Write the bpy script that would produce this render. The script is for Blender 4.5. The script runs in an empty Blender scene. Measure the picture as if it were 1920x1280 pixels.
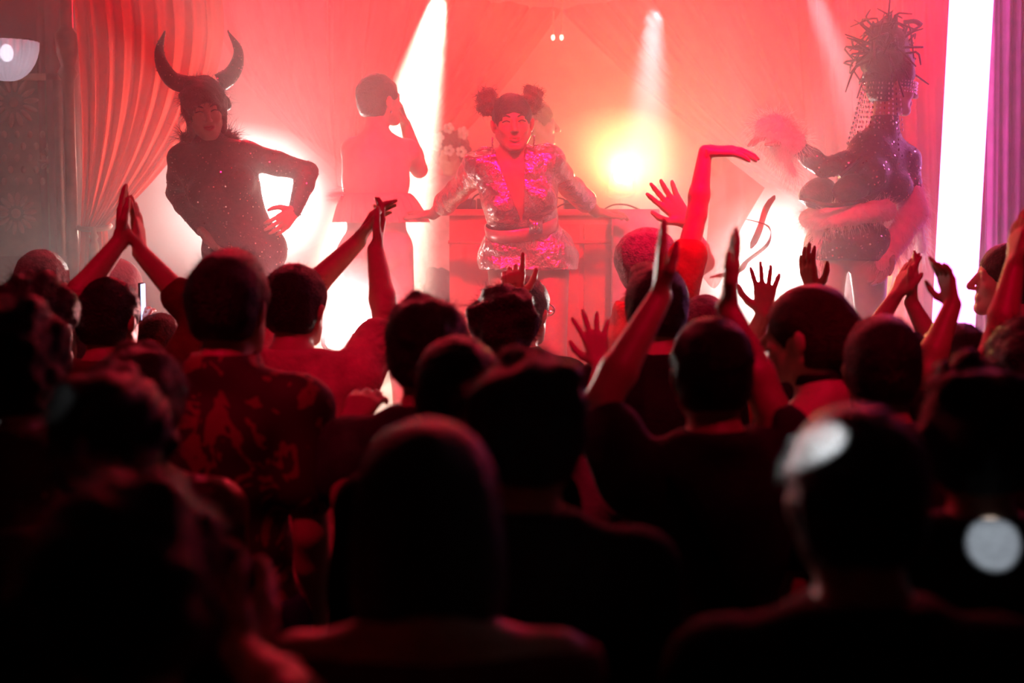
import bpy, math, random
import numpy as np
from mathutils import Vector, Matrix

# ------------------------------------------------------------------ scene, camera, light, exposure
sc = bpy.context.scene
COL = sc.collection
random.seed(7); RNG = np.random.default_rng(7)
CAM_H, PITCH, FPX = 1.95, math.radians(5.142), 1920 * 50 / 36.0
cam_d = bpy.data.cameras.new('camera'); cam_d.lens = 50; cam_d.sensor_width = 36
cam_d.clip_start = 0.05; cam_d.clip_end = 60
cam_d.dof.use_dof = True; cam_d.dof.focus_distance = 5.6; cam_d.dof.aperture_fstop = 1.9
cam = bpy.data.objects.new('camera', cam_d); COL.objects.link(cam)
cam.location = (0, 0, CAM_H); cam.rotation_euler = (math.pi / 2 - PITCH, 0, 0)
sc.camera = cam
sc.view_settings.view_transform = 'Standard'; sc.view_settings.look = 'None'
sc.view_settings.gamma = 1; sc.view_settings.use_curve_mapping = False
sc.view_settings.exposure = 0.0
sc.cycles.max_bounces = 6; sc.cycles.diffuse_bounces = 2; sc.cycles.glossy_bounces = 2
sc.cycles.transmission_bounces = 4; sc.cycles.transparent_max_bounces = 12; sc.cycles.volume_bounces = 1
sc.cycles.sample_clamp_indirect = 4.0
wd = bpy.data.worlds.new('world'); sc.world = wd; wd.use_nodes = True
wd.node_tree.nodes['Background'].inputs[0].default_value = (0.012, 0.001, 0.002, 1)
wd.node_tree.nodes['Background'].inputs[1].default_value = 0.05

def P(px, py, Y):
    """point on the viewing ray of a 1920x1280 pixel, at world depth Y"""
    xc, yc = (px - 960) / FPX, -(py - 640) / FPX
    c, s = math.cos(PITCH), math.sin(PITCH)
    d = np.array([xc, c + yc * s, -s + yc * c])
    return np.array([0, 0, CAM_H]) + d * (Y / d[1])

def spot(name, loc, target, color, power, deg, blend=0.4, radius=0.05):
    l = bpy.data.lights.new(name, 'SPOT'); l.color = color; l.energy = power
    l.spot_size = math.radians(deg); l.spot_blend = blend; l.shadow_soft_size = radius
    o = bpy.data.objects.new(name, l); COL.objects.link(o); o.location = tuple(loc)
    o.rotation_euler = (Vector(tuple(target)) - Vector(tuple(loc))).to_track_quat('-Z', 'Y').to_euler()
    return o
def point(name, loc, color, power, radius=0.1):
    l = bpy.data.lights.new(name, 'POINT'); l.color = color; l.energy = power; l.shadow_soft_size = radius
    o = bpy.data.objects.new(name, l); COL.objects.link(o); o.location = tuple(loc); return o

RED = (1.0, 0.02, 0.06); HOT = (1.0, 0.012, 0.035); WHITE = (1.0, 0.93, 0.85); PINK = (1.0, 0.45, 0.5); WARM = (1.0, 0.66, 0.22)
STAGE = 0.75
# each of these sits in a fixture built further down (par cans on stands, heads on the truss)
FIX = {
 'blinder_a': (P(520, 378, 7.7), WHITE), 'blinder_b': (P(655, 592, 6.10), (1.0, 0.8, 0.78)),
 'blinder_c': (P(1425, 520, 7.7), WHITE), 'warm': (P(1165, 330, 8.3), WARM),
}
spot('blinder_light', FIX['blinder_a'][0] + [0, -.06, 0], (-1.6, 0.0, 2.2), WHITE, 640, 78, 0.9, 0.07)
spot('blinder_light', FIX['blinder_b'][0] + [0, -.06, 0], (-0.3, 0.0, 1.9), (1.0, 0.30, 0.30), 120, 100, 0.9, 0.06)
spot('blinder_light', FIX['blinder_c'][0] + [0, -.06, 0], (1.05, 0.0, 2.5), WHITE, 430, 78, 0.9, 0.07)
spot('warm_light', FIX['warm'][0] + [0, -.06, 0], (0.75, 5.6, 3.3), WARM, 170, 110, 0.9, 0.07)
TOP = {
 'beam_a': (P(838, -60, 7.45), P(745, 330, 7.1), (1.0, 0.74, 0.55), 16000, 24),
 'beam_b': (P(1230, -45, 7.5), P(1205, 420, 7.2), (1.0, 0.36, 0.38), 3000, 22),
 'beam_c': (P(1500, -75, 7.3), P(1640, 300, 7.0), (1.0, 0.20, 0.22), 3200, 18),
 'wash_a': (P(520, -170, 8.5), (-0.9, 5.2, 1.6), HOT, 260, 95),
 'wash_b': (P(1080, -200, 8.5), (0.1, 5.0, 1.6), HOT, 160, 95),
 'wash_c': (P(1640, -170, 8.5), (1.3, 5.0, 1.6), HOT, 260, 95),
 'bg_fill_a': ((-1.6, 6.9, 4.0), (-1.5, 9.3, 2.3), HOT, 620, 80),  # three added out-of-view fills that brighten the drapes and background red
 'bg_fill_b': ((0.35, 6.9, 4.0), (0.2, 9.3, 2.4), HOT, 620, 80),
 'bg_fill_c': ((1.75, 6.9, 4.0), (1.7, 9.3, 2.4), HOT, 620, 80),
 'bg_fill_d': ((0.9, 7.3, 4.0), (0.45, 9.3, 2.5), (1.0, .50, .26), 90, 60),  # added out-of-view amber fill, turns the back wall peach
 'rim_a': (P(250, -260, 7.0), (-0.7, 2.6, 1.4), RED, 65, 60),
 'rim_b': (P(960, -260, 7.0), (0.0, 2.8, 1.4), RED, 65, 70),
 'rim_c': (P(1700, -260, 7.0), (0.9, 2.8, 1.4), RED, 65, 60),
}
for k, (a, b, c, pw, dg) in TOP.items():
    d = np.array(b) - a; d /= np.linalg.norm(d)
    spot(k + '_light', np.array(a) + d * .16, b, c, pw, dg, 0.5, 0.05)
FRONT = {'front_a': ((-0.9, 4.0, 3.75), (-0.2, 6.4, 1.5), 800, 42), 'front_b': ((0.9, 4.0, 3.75), (0.35, 6.0, 1.6), 850, 54), 'front_c': ((1.6, 4.0, 3.75), (1.6, 6.3, 2.0), 190, 42),
 'house_a': ((-1.3, 1.9, 4.0), (-0.9, 4.2, 1.7), 110, 60), 'house_b': ((1.2, 1.9, 4.0), (0.9, 4.2, 1.7), 130, 60)}
for k, (a, b, pw, dg) in FRONT.items():
    d = np.array(b) - np.array(a); d /= np.linalg.norm(d)
    spot(k + '_light', np.array(a) + d * .16, b, (1.0, 0.0, 0.05), pw, dg, 0.7, 0.05)
# mirror-ball reflections thrown onto the crowd from behind
for i, (tgt, dg, pw) in enumerate([(P(1535, 812, 1.69), .60, 3200), (P(1868, 1005, 2.2), 1.2, 900), (P(112, 772, 2.25), 0.5, 24)]):
    spot('mirror_ball_glint', (0.6 - i * .5, -1.2, 3.6), tgt, (0.78, 0.92, 1.0), pw * 12, dg, 0.25, 0.005)

# ------------------------------------------------------------------ materials
def mat(name, col, rough=0.6, metal=0.0, noise=0.25, scale=12.0, bump=0.0, bscale=40.0, emit=None, estr=0.0, sheen=0.0, alpha=1.0, trans=0.0, spec=0.5):
    m = bpy.data.materials.new(name); m.use_nodes = True
    nt = m.node_tree; b = nt.nodes['Principled BSDF']
    b.inputs['Roughness'].default_value = rough; b.inputs['Metallic'].default_value = metal
    b.inputs['Specular IOR Level'].default_value = spec
    tc = nt.nodes.new('ShaderNodeTexCoord')
    if noise > 0:
        n = nt.nodes.new('ShaderNodeTexNoise'); n.inputs['Scale'].default_value = scale; n.inputs['Detail'].default_value = 4
        nt.links.new(tc.outputs['Object'], n.inputs['Vector'])
        r = nt.nodes.new('ShaderNodeValToRGB')
        r.color_ramp.elements[0].position = .3; r.color_ramp.elements[1].position = .7
        r.color_ramp.elements[0].color = tuple(c * (1 - noise) for c in col) + (1,)
        r.color_ramp.elements[1].color = tuple(min(1, c * (1 + noise)) for c in col) + (1,)
        nt.links.new(n.outputs['Fac'], r.inputs['Fac']); nt.links.new(r.outputs['Color'], b.inputs['Base Color'])
    else:
        b.inputs['Base Color'].default_value = tuple(col) + (1,)
    if bump > 0:
        n2 = nt.nodes.new('ShaderNodeTexNoise'); n2.inputs['Scale'].default_value = bscale; n2.inputs['Detail'].default_value = 3
        nt.links.new(tc.outputs['Object'], n2.inputs['Vector'])
        bp = nt.nodes.new('ShaderNodeBump'); bp.inputs['Strength'].default_value = bump; bp.inputs['Distance'].default_value = .02
        nt.links.new(n2.outputs['Fac'], bp.inputs['Height']); nt.links.new(bp.outputs['Normal'], b.inputs['Normal'])
    if emit: b.inputs['Emission Color'].default_value = tuple(emit) + (1,); b.inputs['Emission Strength'].default_value = estr
    if sheen: b.inputs['Sheen Weight'].default_value = sheen
    return m
def sheer(name, col, opacity, transl=0.5):
    m = bpy.data.materials.new(name); m.use_nodes = True; nt = m.node_tree
    for n in list(nt.nodes): nt.nodes.remove(n)
    out = nt.nodes.new('ShaderNodeOutputMaterial'); mx = nt.nodes.new('ShaderNodeMixShader'); mx2 = nt.nodes.new('ShaderNodeMixShader')
    tr = nt.nodes.new('ShaderNodeBsdfTransparent'); df = nt.nodes.new('ShaderNodeBsdfDiffuse'); tl = nt.nodes.new('ShaderNodeBsdfTranslucent')
    tc = nt.nodes.new('ShaderNodeTexCoord'); ns = nt.nodes.new('ShaderNodeTexNoise'); ns.inputs['Scale'].default_value = 9
    rp = nt.nodes.new('ShaderNodeValToRGB')
    rp.color_ramp.elements[0].color = tuple(c * .75 for c in col) + (1,); rp.color_ramp.elements[1].color = tuple(col) + (1,)
    nt.links.new(tc.outputs['Object'], ns.inputs['Vector']); nt.links.new(ns.outputs['Fac'], rp.inputs['Fac'])
    for q in (df, tl): nt.links.new(rp.outputs['Color'], q.inputs['Color'])
    mx2.inputs[0].default_value = transl; nt.links.new(df.outputs[0], mx2.inputs[1]); nt.links.new(tl.outputs[0], mx2.inputs[2])
    mx.inputs[0].default_value = opacity; nt.links.new(tr.outputs[0], mx.inputs[1]); nt.links.new(mx2.outputs[0], mx.inputs[2])
    nt.links.new(mx.outputs[0], out.inputs['Surface']); return m
def emitter(name, col, strength):
    return mat(name, (.02, .02, .02), .4, 0, 0, emit=col, estr=strength)
def print_cloth(name, a, b, scale):
    m = mat(name, a, .7, 0, 0); nt = m.node_tree; bs = nt.nodes['Principled BSDF']
    tc = nt.nodes.new('ShaderNodeTexCoord'); v = nt.nodes.new('ShaderNodeTexNoise'); v.inputs['Scale'].default_value = scale
    v.inputs['Detail'].default_value = 2; v.inputs['Distortion'].default_value = 2.5
    r = nt.nodes.new('ShaderNodeValToRGB'); r.color_ramp.interpolation = 'CONSTANT'
    r.color_ramp.elements[0].color = tuple(a) + (1,); r.color_ramp.elements[1].color = tuple(b) + (1,); r.color_ramp.elements[1].position = .55
    nt.links.new(tc.outputs['Object'], v.inputs['Vector']); nt.links.new(v.outputs['Fac'], r.inputs['Fac']); nt.links.new(r.outputs['Color'], bs.inputs['Base Color'])
    return m

SKIN = [mat('skin_%d' % i, c, .45, noise=.08, scale=25, bump=.05, bscale=150) for i, c in enumerate([(.55, .34, .25), (.42, .25, .17), (.28, .15, .09), (.62, .42, .33)])]
HAIRM = {k: mat('hair_' + k, c, .45, noise=.4, scale=60, bump=.6, bscale=160, spec=.35) for k, c in dict(black=(.012, .009, .008), brown=(.035, .018, .010), auburn=(.07, .02, .012), grey=(.20, .18, .17), copper=(.11, .035, .015)).items()}
CL = {k: mat('cloth_' + k, c, .8, noise=.25, scale=18, bump=.25, bscale=70, spec=.2) for k, c in dict(black=(.012, .011, .012), charcoal=(.04, .038, .04), navy=(.015, .018, .04), maroon=(.12, .02, .02), grey=(.15, .14, .14), white=(.7, .68, .66), pink=(.62, .30, .32), red=(.5, .04, .05), denim=(.04, .06, .12), rust=(.22, .07, .03)).items()}
M_DARK = mat('dark_metal', (.015, .015, .017), .45, .6, .2)
M_CHROME = mat('bright_metal', (.75, .74, .72), .2, 1.0, 0)
M_WOOD = mat('dark_wood', (.07, .03, .018), .55, 0, .4, 5, .2, 30)

# ------------------------------------------------------------------ mesh helpers
def link_mesh(name, V, Fq, m, parent=None, origin=(0, 0, 0), smooth=True):
    """V (n,3) array in world space, Fq list of index arrays (k,3) / (k,4)"""
    me = bpy.data.meshes.new(name); o = np.asarray(origin, float)
    V = np.asarray(V, np.float64) - o
    Fq = [np.asarray(f, np.int32) for f in Fq if len(f)]
    nl = sum(f.size for f in Fq); npoly = sum(len(f) for f in Fq)
    me.vertices.add(len(V)); me.vertices.foreach_set('co', V.astype(np.float32).ravel())
    me.loops.add(nl); me.polygons.add(npoly)
    me.loops.foreach_set('vertex_index', np.concatenate([f.ravel() for f in Fq]))
    tot = np.concatenate([np.full(len(f), f.shape[1], np.int32) for f in Fq])
    me.polygons.foreach_set('loop_start', np.concatenate([[0], np.cumsum(tot)[:-1]]).astype(np.int32))
    me.polygons.foreach_set('loop_total', tot)
    if smooth: me.polygons.foreach_set('use_smooth', np.ones(npoly, bool))
    me.update(calc_edges=True); me.validate()
    me.materials.append(m)
    ob = bpy.data.objects.new(name, me); COL.objects.link(ob)
    if parent is not None: ob.parent = parent
    else: ob.location = tuple(o)
    return ob
def tag(o, label=None, cat=None, group=None, kind=None):
    if label: o['label'] = label
    if cat: o['category'] = cat
    if group: o['group'] = group
    if kind: o['kind'] = kind
    return o
def empty(name, loc, label, cat, group=None):
    o = bpy.data.objects.new(name, None); COL.objects.link(o); o.location = tuple(loc); o.empty_display_size = .1
    return tag(o, label, cat, group)
class MB:
    def __init__(s): s.v = []; s.q = []; s.t = []; s.n = 0
    def add(s, V, q=(), t=()):
        s.v.append(np.asarray(V, float))
        if len(q): s.q.append(np.asarray(q, int) + s.n)
        if len(t): s.t.append(np.asarray(t, int) + s.n)
        s.n += len(V); return s
    def box(s, lo, hi, R=None, c=None):
        lo, hi = np.array(lo, float), np.array(hi, float)
        V = np.array([[(lo, hi)[i][0], (lo, hi)[j][1], (lo, hi)[k][2]] for i in (0, 1) for j in (0, 1) for k in (0, 1)])
        if R is not None: V = (V - c) @ np.asarray(R).T + c
        return s.add(V, [(0, 1, 3, 2), (4, 6, 7, 5), (0, 4, 5, 1), (2, 3, 7, 6), (0, 2, 6, 4), (1, 5, 7, 3)])
    def loft(s, rings, cap=True, closed=True):
        n = len(rings[0]); V = np.concatenate(rings); q = []
        for i in range(len(rings) - 1):
            for j in range(n if closed else n - 1):
                a, b = i * n + j, i * n + (j + 1) % n; q.append((a, b, b + n, a + n))
        t = []
        if cap:
            V = np.concatenate([V, [np.mean(rings[0], 0), np.mean(rings[-1], 0)]]); m = len(rings) * n
            for j in range(n):
                t.append((m, (j + 1) % n, j)); t.append((m + 1, m - n + j, m - n + (j + 1) % n))
        return s.add(V, q, t)
    def tube(s, pts, r, n=8, cap=True, flat=1.0):
        pts = np.asarray(pts, float); r = np.broadcast_to(np.asarray(r, float), (len(pts),)); rings = []
        T = np.gradient(pts, axis=0); T /= np.linalg.norm(T, axis=1)[:, None] + 1e-9
        u = np.cross(T[0], [0, 0, 1.]); 
        if np.linalg.norm(u) < .1: u = np.cross(T[0], [0, 1., 0])
        a = np.arange(n) * 2 * math.pi / n
        for p, t, rr in zip(pts, T, r):
            u = u - t * (u @ t); u /= np.linalg.norm(u); w = np.cross(t, u)
            rings.append(p + rr * (np.cos(a)[:, None] * u + flat * np.sin(a)[:, None] * w))
        return s.loft(rings, cap)
    def lathe(s, prof, R=np.eye(3), c=(0, 0, 0), n=24):
        a = np.arange(n) * 2 * math.pi / n
        rings = [np.stack([r * np.cos(a), r * np.sin(a), np.full(n, z)], 1) @ np.asarray(R).T + np.asarray(c) for r, z in prof]
        return s.loft(rings)
    def ell(s, c, r, R=np.eye(3), n=12, m=7):
        a = np.arange(n) * 2 * math.pi / n; rings = []
        for i in range(m):
            f = -math.pi / 2 + math.pi * (i + .5) / m
            rings.append(np.stack([r[0] * math.cos(f) * np.cos(a), r[1] * math.cos(f) * np.sin(a), np.full(n, r[2] * math.sin(f))], 1) @ np.asarray(R).T + np.asarray(c))
        return s.loft(rings)
    def build(s, name, m, parent=None, origin=(0, 0, 0), smooth=True):
        F = []
        if s.q: F.append(np.concatenate(s.q))
        if s.t: F.append(np.concatenate(s.t))
        return link_mesh(name, np.concatenate(s.v), F, m, parent, origin, smooth)
def bez(pts, n=24):
    """Catmull-Rom through the points"""
    p = np.asarray(pts, float); p = np.concatenate([[2 * p[0] - p[1]], p, [2 * p[-1] - p[-2]]]); out = []
    for t in np.linspace(0, len(p) - 3 - 1e-6, n):
        i = int(t); f = t - i; a, b, c, d = p[i:i + 4]
        out.append(.5 * (2 * b + (c - a) * f + (2 * a - 5 * b + 4 * c - d) * f * f + (3 * b - a - 3 * c + d) * f ** 3))
    return np.array(out)
def rotz(a): c, s = math.cos(a), math.sin(a); return np.array([[c, -s, 0], [s, c, 0], [0, 0, 1.]])
def rotx(a): c, s = math.cos(a), math.sin(a); return np.array([[1., 0, 0], [0, c, -s], [0, s, c]])
def roty(a): c, s = math.cos(a), math.sin(a); return np.array([[c, 0, s], [0, 1., 0], [-s, 0, c]])
def unit(v): v = np.asarray(v, float); return v / (np.linalg.norm(v) + 1e-12)

# ------------------------------------------------------------------ blended-solid mesher (one continuous surface per body)
def axis(lo, hi, h, fine):
    out = [lo]; t = lo; co = [f for f in fine if f[2] > h]
    while t < hi:
        st = h
        for a, b, hf in co:
            if t < b: st = hf
        for a, b, hf in fine:
            if hf < h and a - h <= t <= b: st = min(st, hf)
        t += st; out.append(t)
    return np.array(out, np.float32)
def waves(X, Y, Z, freq, seed, aniso=(1, 1, 1), n=5):
    r = np.random.default_rng(seed); out = 0
    for i in range(n):
        k = r.normal(size=3) * freq * np.asarray(aniso); out = out + np.sin(k[0] * X + k[1] * Y + k[2] * Z + r.uniform(0, 6.28))
    return out / n
def pdist(p, X, Y, Z):
    if p[0] == 'rc':
        _, a, b, ra, rb = p[:5]; d = b - a; L = float(d @ d) + 1e-12
        px, py, pz = X - a[0], Y - a[1], Z - a[2]
        t = np.clip((px * d[0] + py * d[1] + pz * d[2]) / L, 0, 1)
        return np.sqrt((px - t * d[0]) ** 2 + (py - t * d[1]) ** 2 + (pz - t * d[2]) ** 2) - (ra + (rb - ra) * t)
    _, c, r, R = p[:4]
    px, py, pz = X - c[0], Y - c[1], Z - c[2]
    q = [(px * R[0, i] + py * R[1, i] + pz * R[2, i]) for i in range(3)]
    k0 = np.sqrt(sum((q[i] / r[i]) ** 2 for i in range(3))); k1 = np.sqrt(sum((q[i] / r[i] ** 2) ** 2 for i in range(3))) + 1e-9
    return k0 * (k0 - 1) / k1
def pbox(p):
    if p[0] == 'rc':
        m = max(p[3], p[4]); return np.minimum(p[1], p[2]) - m, np.maximum(p[1], p[2]) + m
    e = np.sqrt(((p[3] * np.asarray(p[2])[None, :]) ** 2).sum(1)); return p[1] - e, p[1] + e
def rc(a, b, ra, rb, k=.025, tg=''): return ('rc', np.asarray(a, float), np.asarray(b, float), ra, rb, k, tg)
def el(c, r, R=np.eye(3), k=.025, tg=''): return ('el', np.asarray(c, float), np.asarray(r, float), np.asarray(R, float), k, tg)
def cut_el(c, r, R=np.eye(3), k=.01): return ('el', np.asarray(c, float), np.asarray(r, float), np.asarray(R, float), k, '-')
def solid(prims, h, fine=((), (), ()), off=0.0, cuts=(), noise=None):
    bx = [pbox(p) for p in prims if p[-1] != '-']
    lo = np.min([b[0] for b in bx], 0) - off - 2.5 * h; hi = np.max([b[1] for b in bx], 0) + off + 2.5 * h
    ax = [axis(lo[i], hi[i], h, fine[i]) for i in range(3)]
    F = np.full([len(a) for a in ax], .12, np.float32)
    for p in prims:
        k = p[-2]; b0, b1 = pbox(p); pad = off + k + 2.2 * h
        s = [slice(max(0, np.searchsorted(ax[i], b0[i] - pad) - 1), np.searchsorted(ax[i], b1[i] + pad) + 1) for i in range(3)]
        X, Y, Z = ax[0][s[0]][:, None, None], ax[1][s[1]][None, :, None], ax[2][s[2]][None, None, :]
        d = pdist(p, X, Y, Z).astype(np.float32); f = F[tuple(s)]
        if p[-1] == '-':
            d = -d; hh = np.clip(.5 - .5 * (f - d) / k, 0, 1); F[tuple(s)] = f * (1 - hh) + d * hh + k * hh * (1 - hh)
        else:
            d = d - off; hh = np.clip(.5 + .5 * (f - d) / k, 0, 1); F[tuple(s)] = f * (1 - hh) + d * hh - k * hh * (1 - hh)
    X, Y, Z = ax[0][:, None, None], ax[1][None, :, None], ax[2][None, None, :]
    if noise:
        i, j, k = np.nonzero(np.abs(F) < noise[0] * 2 + .01)
        x, y, z = ax[0][i], ax[1][j], ax[2][k]
        F[i, j, k] += noise[0] * waves(x, y, z, noise[1], noise[2], noise[3] if len(noise) > 3 else (1, 1, 1))
    for c in cuts: F = np.maximum(F, c(X, Y, Z).astype(np.float32))
    return nets(F, ax)
def nets(F, ax):
    for d in range(3):
        sl = [slice(None)] * 3
        for e in (0, -1): sl[d] = e; F[tuple(sl)] = np.maximum(F[tuple(sl)], 1e-3)
    S = F < 0; c = np.zeros([n - 1 for n in F.shape], np.int8)
    for a in (0, 1):
        for b in (0, 1):
            for e in (0, 1): c += S[a:F.shape[0] - 1 + a, b:F.shape[1] - 1 + b, e:F.shape[2] - 1 + e]
    act = (c > 0) & (c < 8); I = np.stack(np.nonzero(act), 1); n = len(I)
    vid = np.full(c.shape, -1, np.int32); vid[act] = np.arange(n)
    acc = np.zeros((n, 3)); cnt = np.zeros(n)
    for d in range(3):
        o1, o2 = [x for x in range(3) if x != d]
        for u in (0, 1):
            for v in (0, 1):
                A = I.copy(); A[:, o1] += u; A[:, o2] += v; B = A.copy(); B[:, d] += 1
                fa, fb = F[A[:, 0], A[:, 1], A[:, 2]], F[B[:, 0], B[:, 1], B[:, 2]]
                m = (fa < 0) != (fb < 0); t = np.where(m, fa / np.where(fa == fb, 1, fa - fb), 0)
                pos = np.stack([ax[q][A[:, q]] for q in range(3)], 1).astype(float)
                pos[:, d] += t * (ax[d][B[:, d]] - ax[d][A[:, d]])
                acc += pos * m[:, None]; cnt += m
    V = acc / np.maximum(cnt, 1)[:, None]; Q = []
    for d in range(3):
        e, f = (d + 1) % 3, (d + 2) % 3
        s0, s1 = [None] * 3, [None] * 3
        s0[d], s1[d] = slice(0, -1), slice(1, None)
        for q in (e, f): s0[q] = s1[q] = slice(1, -1)
        a, b = S[tuple(s0)], S[tuple(s1)]
        for sg, mk in ((1, a & ~b), (-1, ~a & b)):
            J = np.stack(np.nonzero(mk), 1); J[:, e] += 1; J[:, f] += 1
            def cell(de, df): K = J.copy(); K[:, e] += de; K[:, f] += df; return vid[K[:, 0], K[:, 1], K[:, 2]]
            q = np.stack([cell(-1, -1), cell(0, -1), cell(0, 0), cell(-1, 0)], 1)
            Q.append(q if sg > 0 else q[:, ::-1])
    return V, np.concatenate(Q)
def vnormals(V, Q):
    fn = np.cross(V[Q[:, 2]] - V[Q[:, 0]], V[Q[:, 3]] - V[Q[:, 1]]); N = np.zeros_like(V)
    for i in range(4): np.add.at(N, Q[:, i], fn)
    return N / (np.linalg.norm(N, axis=1)[:, None] + 1e-12)
def strands(B, D, L, r, droop=0.3, wig=.15, seg=3, rng=RNG):
    """thin tapering hairs rooted at B, direction D, length L; returns V, quads"""
    n = len(B); D = D / (np.linalg.norm(D, axis=1)[:, None] + 1e-9); L = np.broadcast_to(L, (n,))
    u = np.cross(D, rng.normal(size=(n, 3))); u /= np.linalg.norm(u, axis=1)[:, None] + 1e-9; w = np.cross(D, u)
    V = np.zeros((n, seg + 1, 3, 3)); p = B.copy(); d = D.copy()
    for i in range(seg + 1):
        rr = r * (1 - .92 * i / seg)
        for j in range(3):
            a = j * 2.094; V[:, i, j] = p + rr * (math.cos(a) * u + math.sin(a) * w)
        d = d + rng.normal(size=(n, 3)) * wig + np.array([0, 0, -droop]) / seg; d /= np.linalg.norm(d, axis=1)[:, None]
        p = p + d * (L / seg)[:, None]
    q = []; base = np.arange(n)[:, None] * (seg + 1) * 3
    for i in range(seg):
        for j in range(3):
            q.append(base + np.array([i * 3 + j, i * 3 + (j + 1) % 3, (i + 1) * 3 + (j + 1) % 3, (i + 1) * 3 + j]))
    return V.reshape(-1, 3), np.concatenate(q)
def join(a, b): return np.concatenate([a[0], b[0]]), np.concatenate([a[1], b[1] + len(a[0])])
def discs(B, N, r, jit=.5, rng=RNG):
    n = len(B); N = N + rng.normal(size=N.shape) * jit; N /= np.linalg.norm(N, axis=1)[:, None]
    u = np.cross(N, rng.normal(size=(n, 3))); u /= np.linalg.norm(u, axis=1)[:, None]; w = np.cross(N, u)
    c = B + N * r * .35
    V = np.stack([c + r * u, c + r * w, c - r * u, c - r * w], 1).reshape(-1, 3)
    return V, np.arange(4 * n).reshape(-1, 4)

# ------------------------------------------------------------------ the setting
def struct(name, mb, m, smooth=False, label=None):
    return tag(mb.build(name, m, smooth=smooth), label, None, None, 'structure')
M_FLOOR = mat('club_floor', (.02, .015, .015), .5, 0, .4, 6)
M_STAGE = mat('stage_boards', (.05, .03, .025), .5, 0, .4, 8, .2, 20)
M_BACK = mat('back_wall_paint', (.55, .20, .13), .8, 0, .25, 3, .3, 12)
M_SIDE = mat('side_wall_paint', (.12, .05, .045), .75, 0, .3, 4, .3, 14)
struct('floor', MB().box((-4, -3, -.1), (4, 9.6, 0)), M_FLOOR)
struct('ceiling', MB().box((-4, -3, 4.3), (4, 9.6, 4.4)), mat('ceiling_black', (.012, .01, .01), .9, 0, .2))
struct('wall_back', MB().box((-4, 9.4, 0), (4, 9.6, 4.3)), M_BACK)
struct('wall_left', MB().box((-4.1, -3, 0), (-3.9, 9.6, 4.3)), M_SIDE)
struct('wall_right', MB().box((3.9, -3, 0), (4.1, 9.6, 4.3)), M_SIDE)
struct('wall_rear', MB().box((-4, -3.1, 0), (4, -3, 4.3)), M_SIDE)
struct('floor_stage', MB().box((-3.9, 5.45, 0), (3.9, 9.4, STAGE)), M_STAGE, label='raised black stage platform behind the crowd')
XL = P(112, 400, 6.75)[0]; XR = P(1868, 400, 6.75)[0]
struct('wall_proscenium_left', MB().box((-3.9, 6.75, STAGE), (XL, 6.95, 4.3)), M_SIDE)
struct('wall_proscenium_right', MB().box((XR + .06, 6.75, STAGE), (3.9, 6.95, 4.3)), mat('plum_wall', (.16, .06, .12), .7, 0, .3, 4))
# mouldings that frame the stage opening
tr = MB()
for dx, w, d in ((0, .055, .06), (.07, .03, .03), (-.06, .03, .035)): tr.box((XL + dx - w / 2, 6.75 - d, STAGE), (XL + dx + w / 2, 6.95, 4.3))
struct('trim_1', tr, mat('trim_oxblood', (.20, .07, .055), .55, 0, .25, 9))
tr = MB()
for dx, w, d in ((.04, .05, .06), (.12, .02, .03), (.20, .035, .05)): tr.box((XR + dx - w / 2, 6.75 - d, STAGE), (XR + dx + w / 2, 6.95, 4.3))
struct('trim_2', tr, mat('trim_plum', (.22, .09, .14), .5, 0, .25, 9))
# slim turned columns left of the curtain, with a capital that catches the light
cb = P(141, 400, 6.55)[0]
col = MB().lathe([(.06, 0), (.06, .05), (.035, .09), (.028, .2), (.026, 1.75), (.03, 1.8), (.048, 1.83), (.03, 1.86), (.05, 1.92), (.055, 2.0), (.03, 2.03), (.03, 3.55)], c=(cb, 6.5, STAGE), n=14)
struct('column_left', col, mat('column_gilt', (.35, .14, .08), .4, .3, .2, 20), True)

# carved rosette screen on the left wall
M_LATT = mat('lattice_board', (.20, .19, .13), .6, 0, .3, 14); M_LPET = mat('lattice_petal', (.34, .24, .17), .5, 0, .25, 20)
lp = P(55, 330, 6.70)
lat = empty('carved_screen', (lp[0], 6.74, lp[2] - .55), 'carved wooden rosette screen on the dark wall beside the curtain', 'screen')
o0 = np.array(lat.location)
def lchild(mb, name, m): return mb.build(name, m, lat, o0, smooth=True)
a, b = P(-60, 480, 6.7), P(100, 150, 6.7)
lchild(MB().box((a[0], 6.72, a[2]), (b[0], 6.745, b[2])), 'backing_board', M_LATT)
lchild(MB().box((b[0], 6.69, a[2]), (b[0] + .03, 6.745, b[2])).box((a[0], 6.69, b[2]), (b[0] + .03, 6.745, b[2] + .03)), 'screen_frame', M_LPET)
def petal(c, ang, r0, r1, w):
    u = np.array([math.cos(ang), 0, math.sin(ang)]); v = np.array([-math.sin(ang), 0, math.cos(ang)])
    R = np.stack([u, v, [0, -1, 0]], 1); m = MB().ell(c + u * (r0 + r1) / 2, ((r1 - r0) / 2, w, .012), R, 10, 5)
    lchild(m, 'petal', M_LPET)
for (px, py, n, r0, r1, w) in ((25, 192, 14, 18, 48, 5), (30, 400, 14, 14, 40, 5), (95, 300, 10, 8, 24, 4), (-30, 300, 10, 8, 24, 4)):
    c = P(px, py, 6.715); s = 6.715 / FPX
    for i in range(n): petal(c, i * 2 * math.pi / n + .1, r0 * s, r1 * s, w * s)
    lchild(MB().ell(c, (9 * s, .02, 9 * s)), 'rosette_centre', M_LPET)
for r in range(5):
    for q in range(4):
        c = P(8 + q * 24 + (r % 2) * 12, 252 + r * 22, 6.715)
        petal(c, math.pi / 2, -.018, .018, .013)

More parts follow.
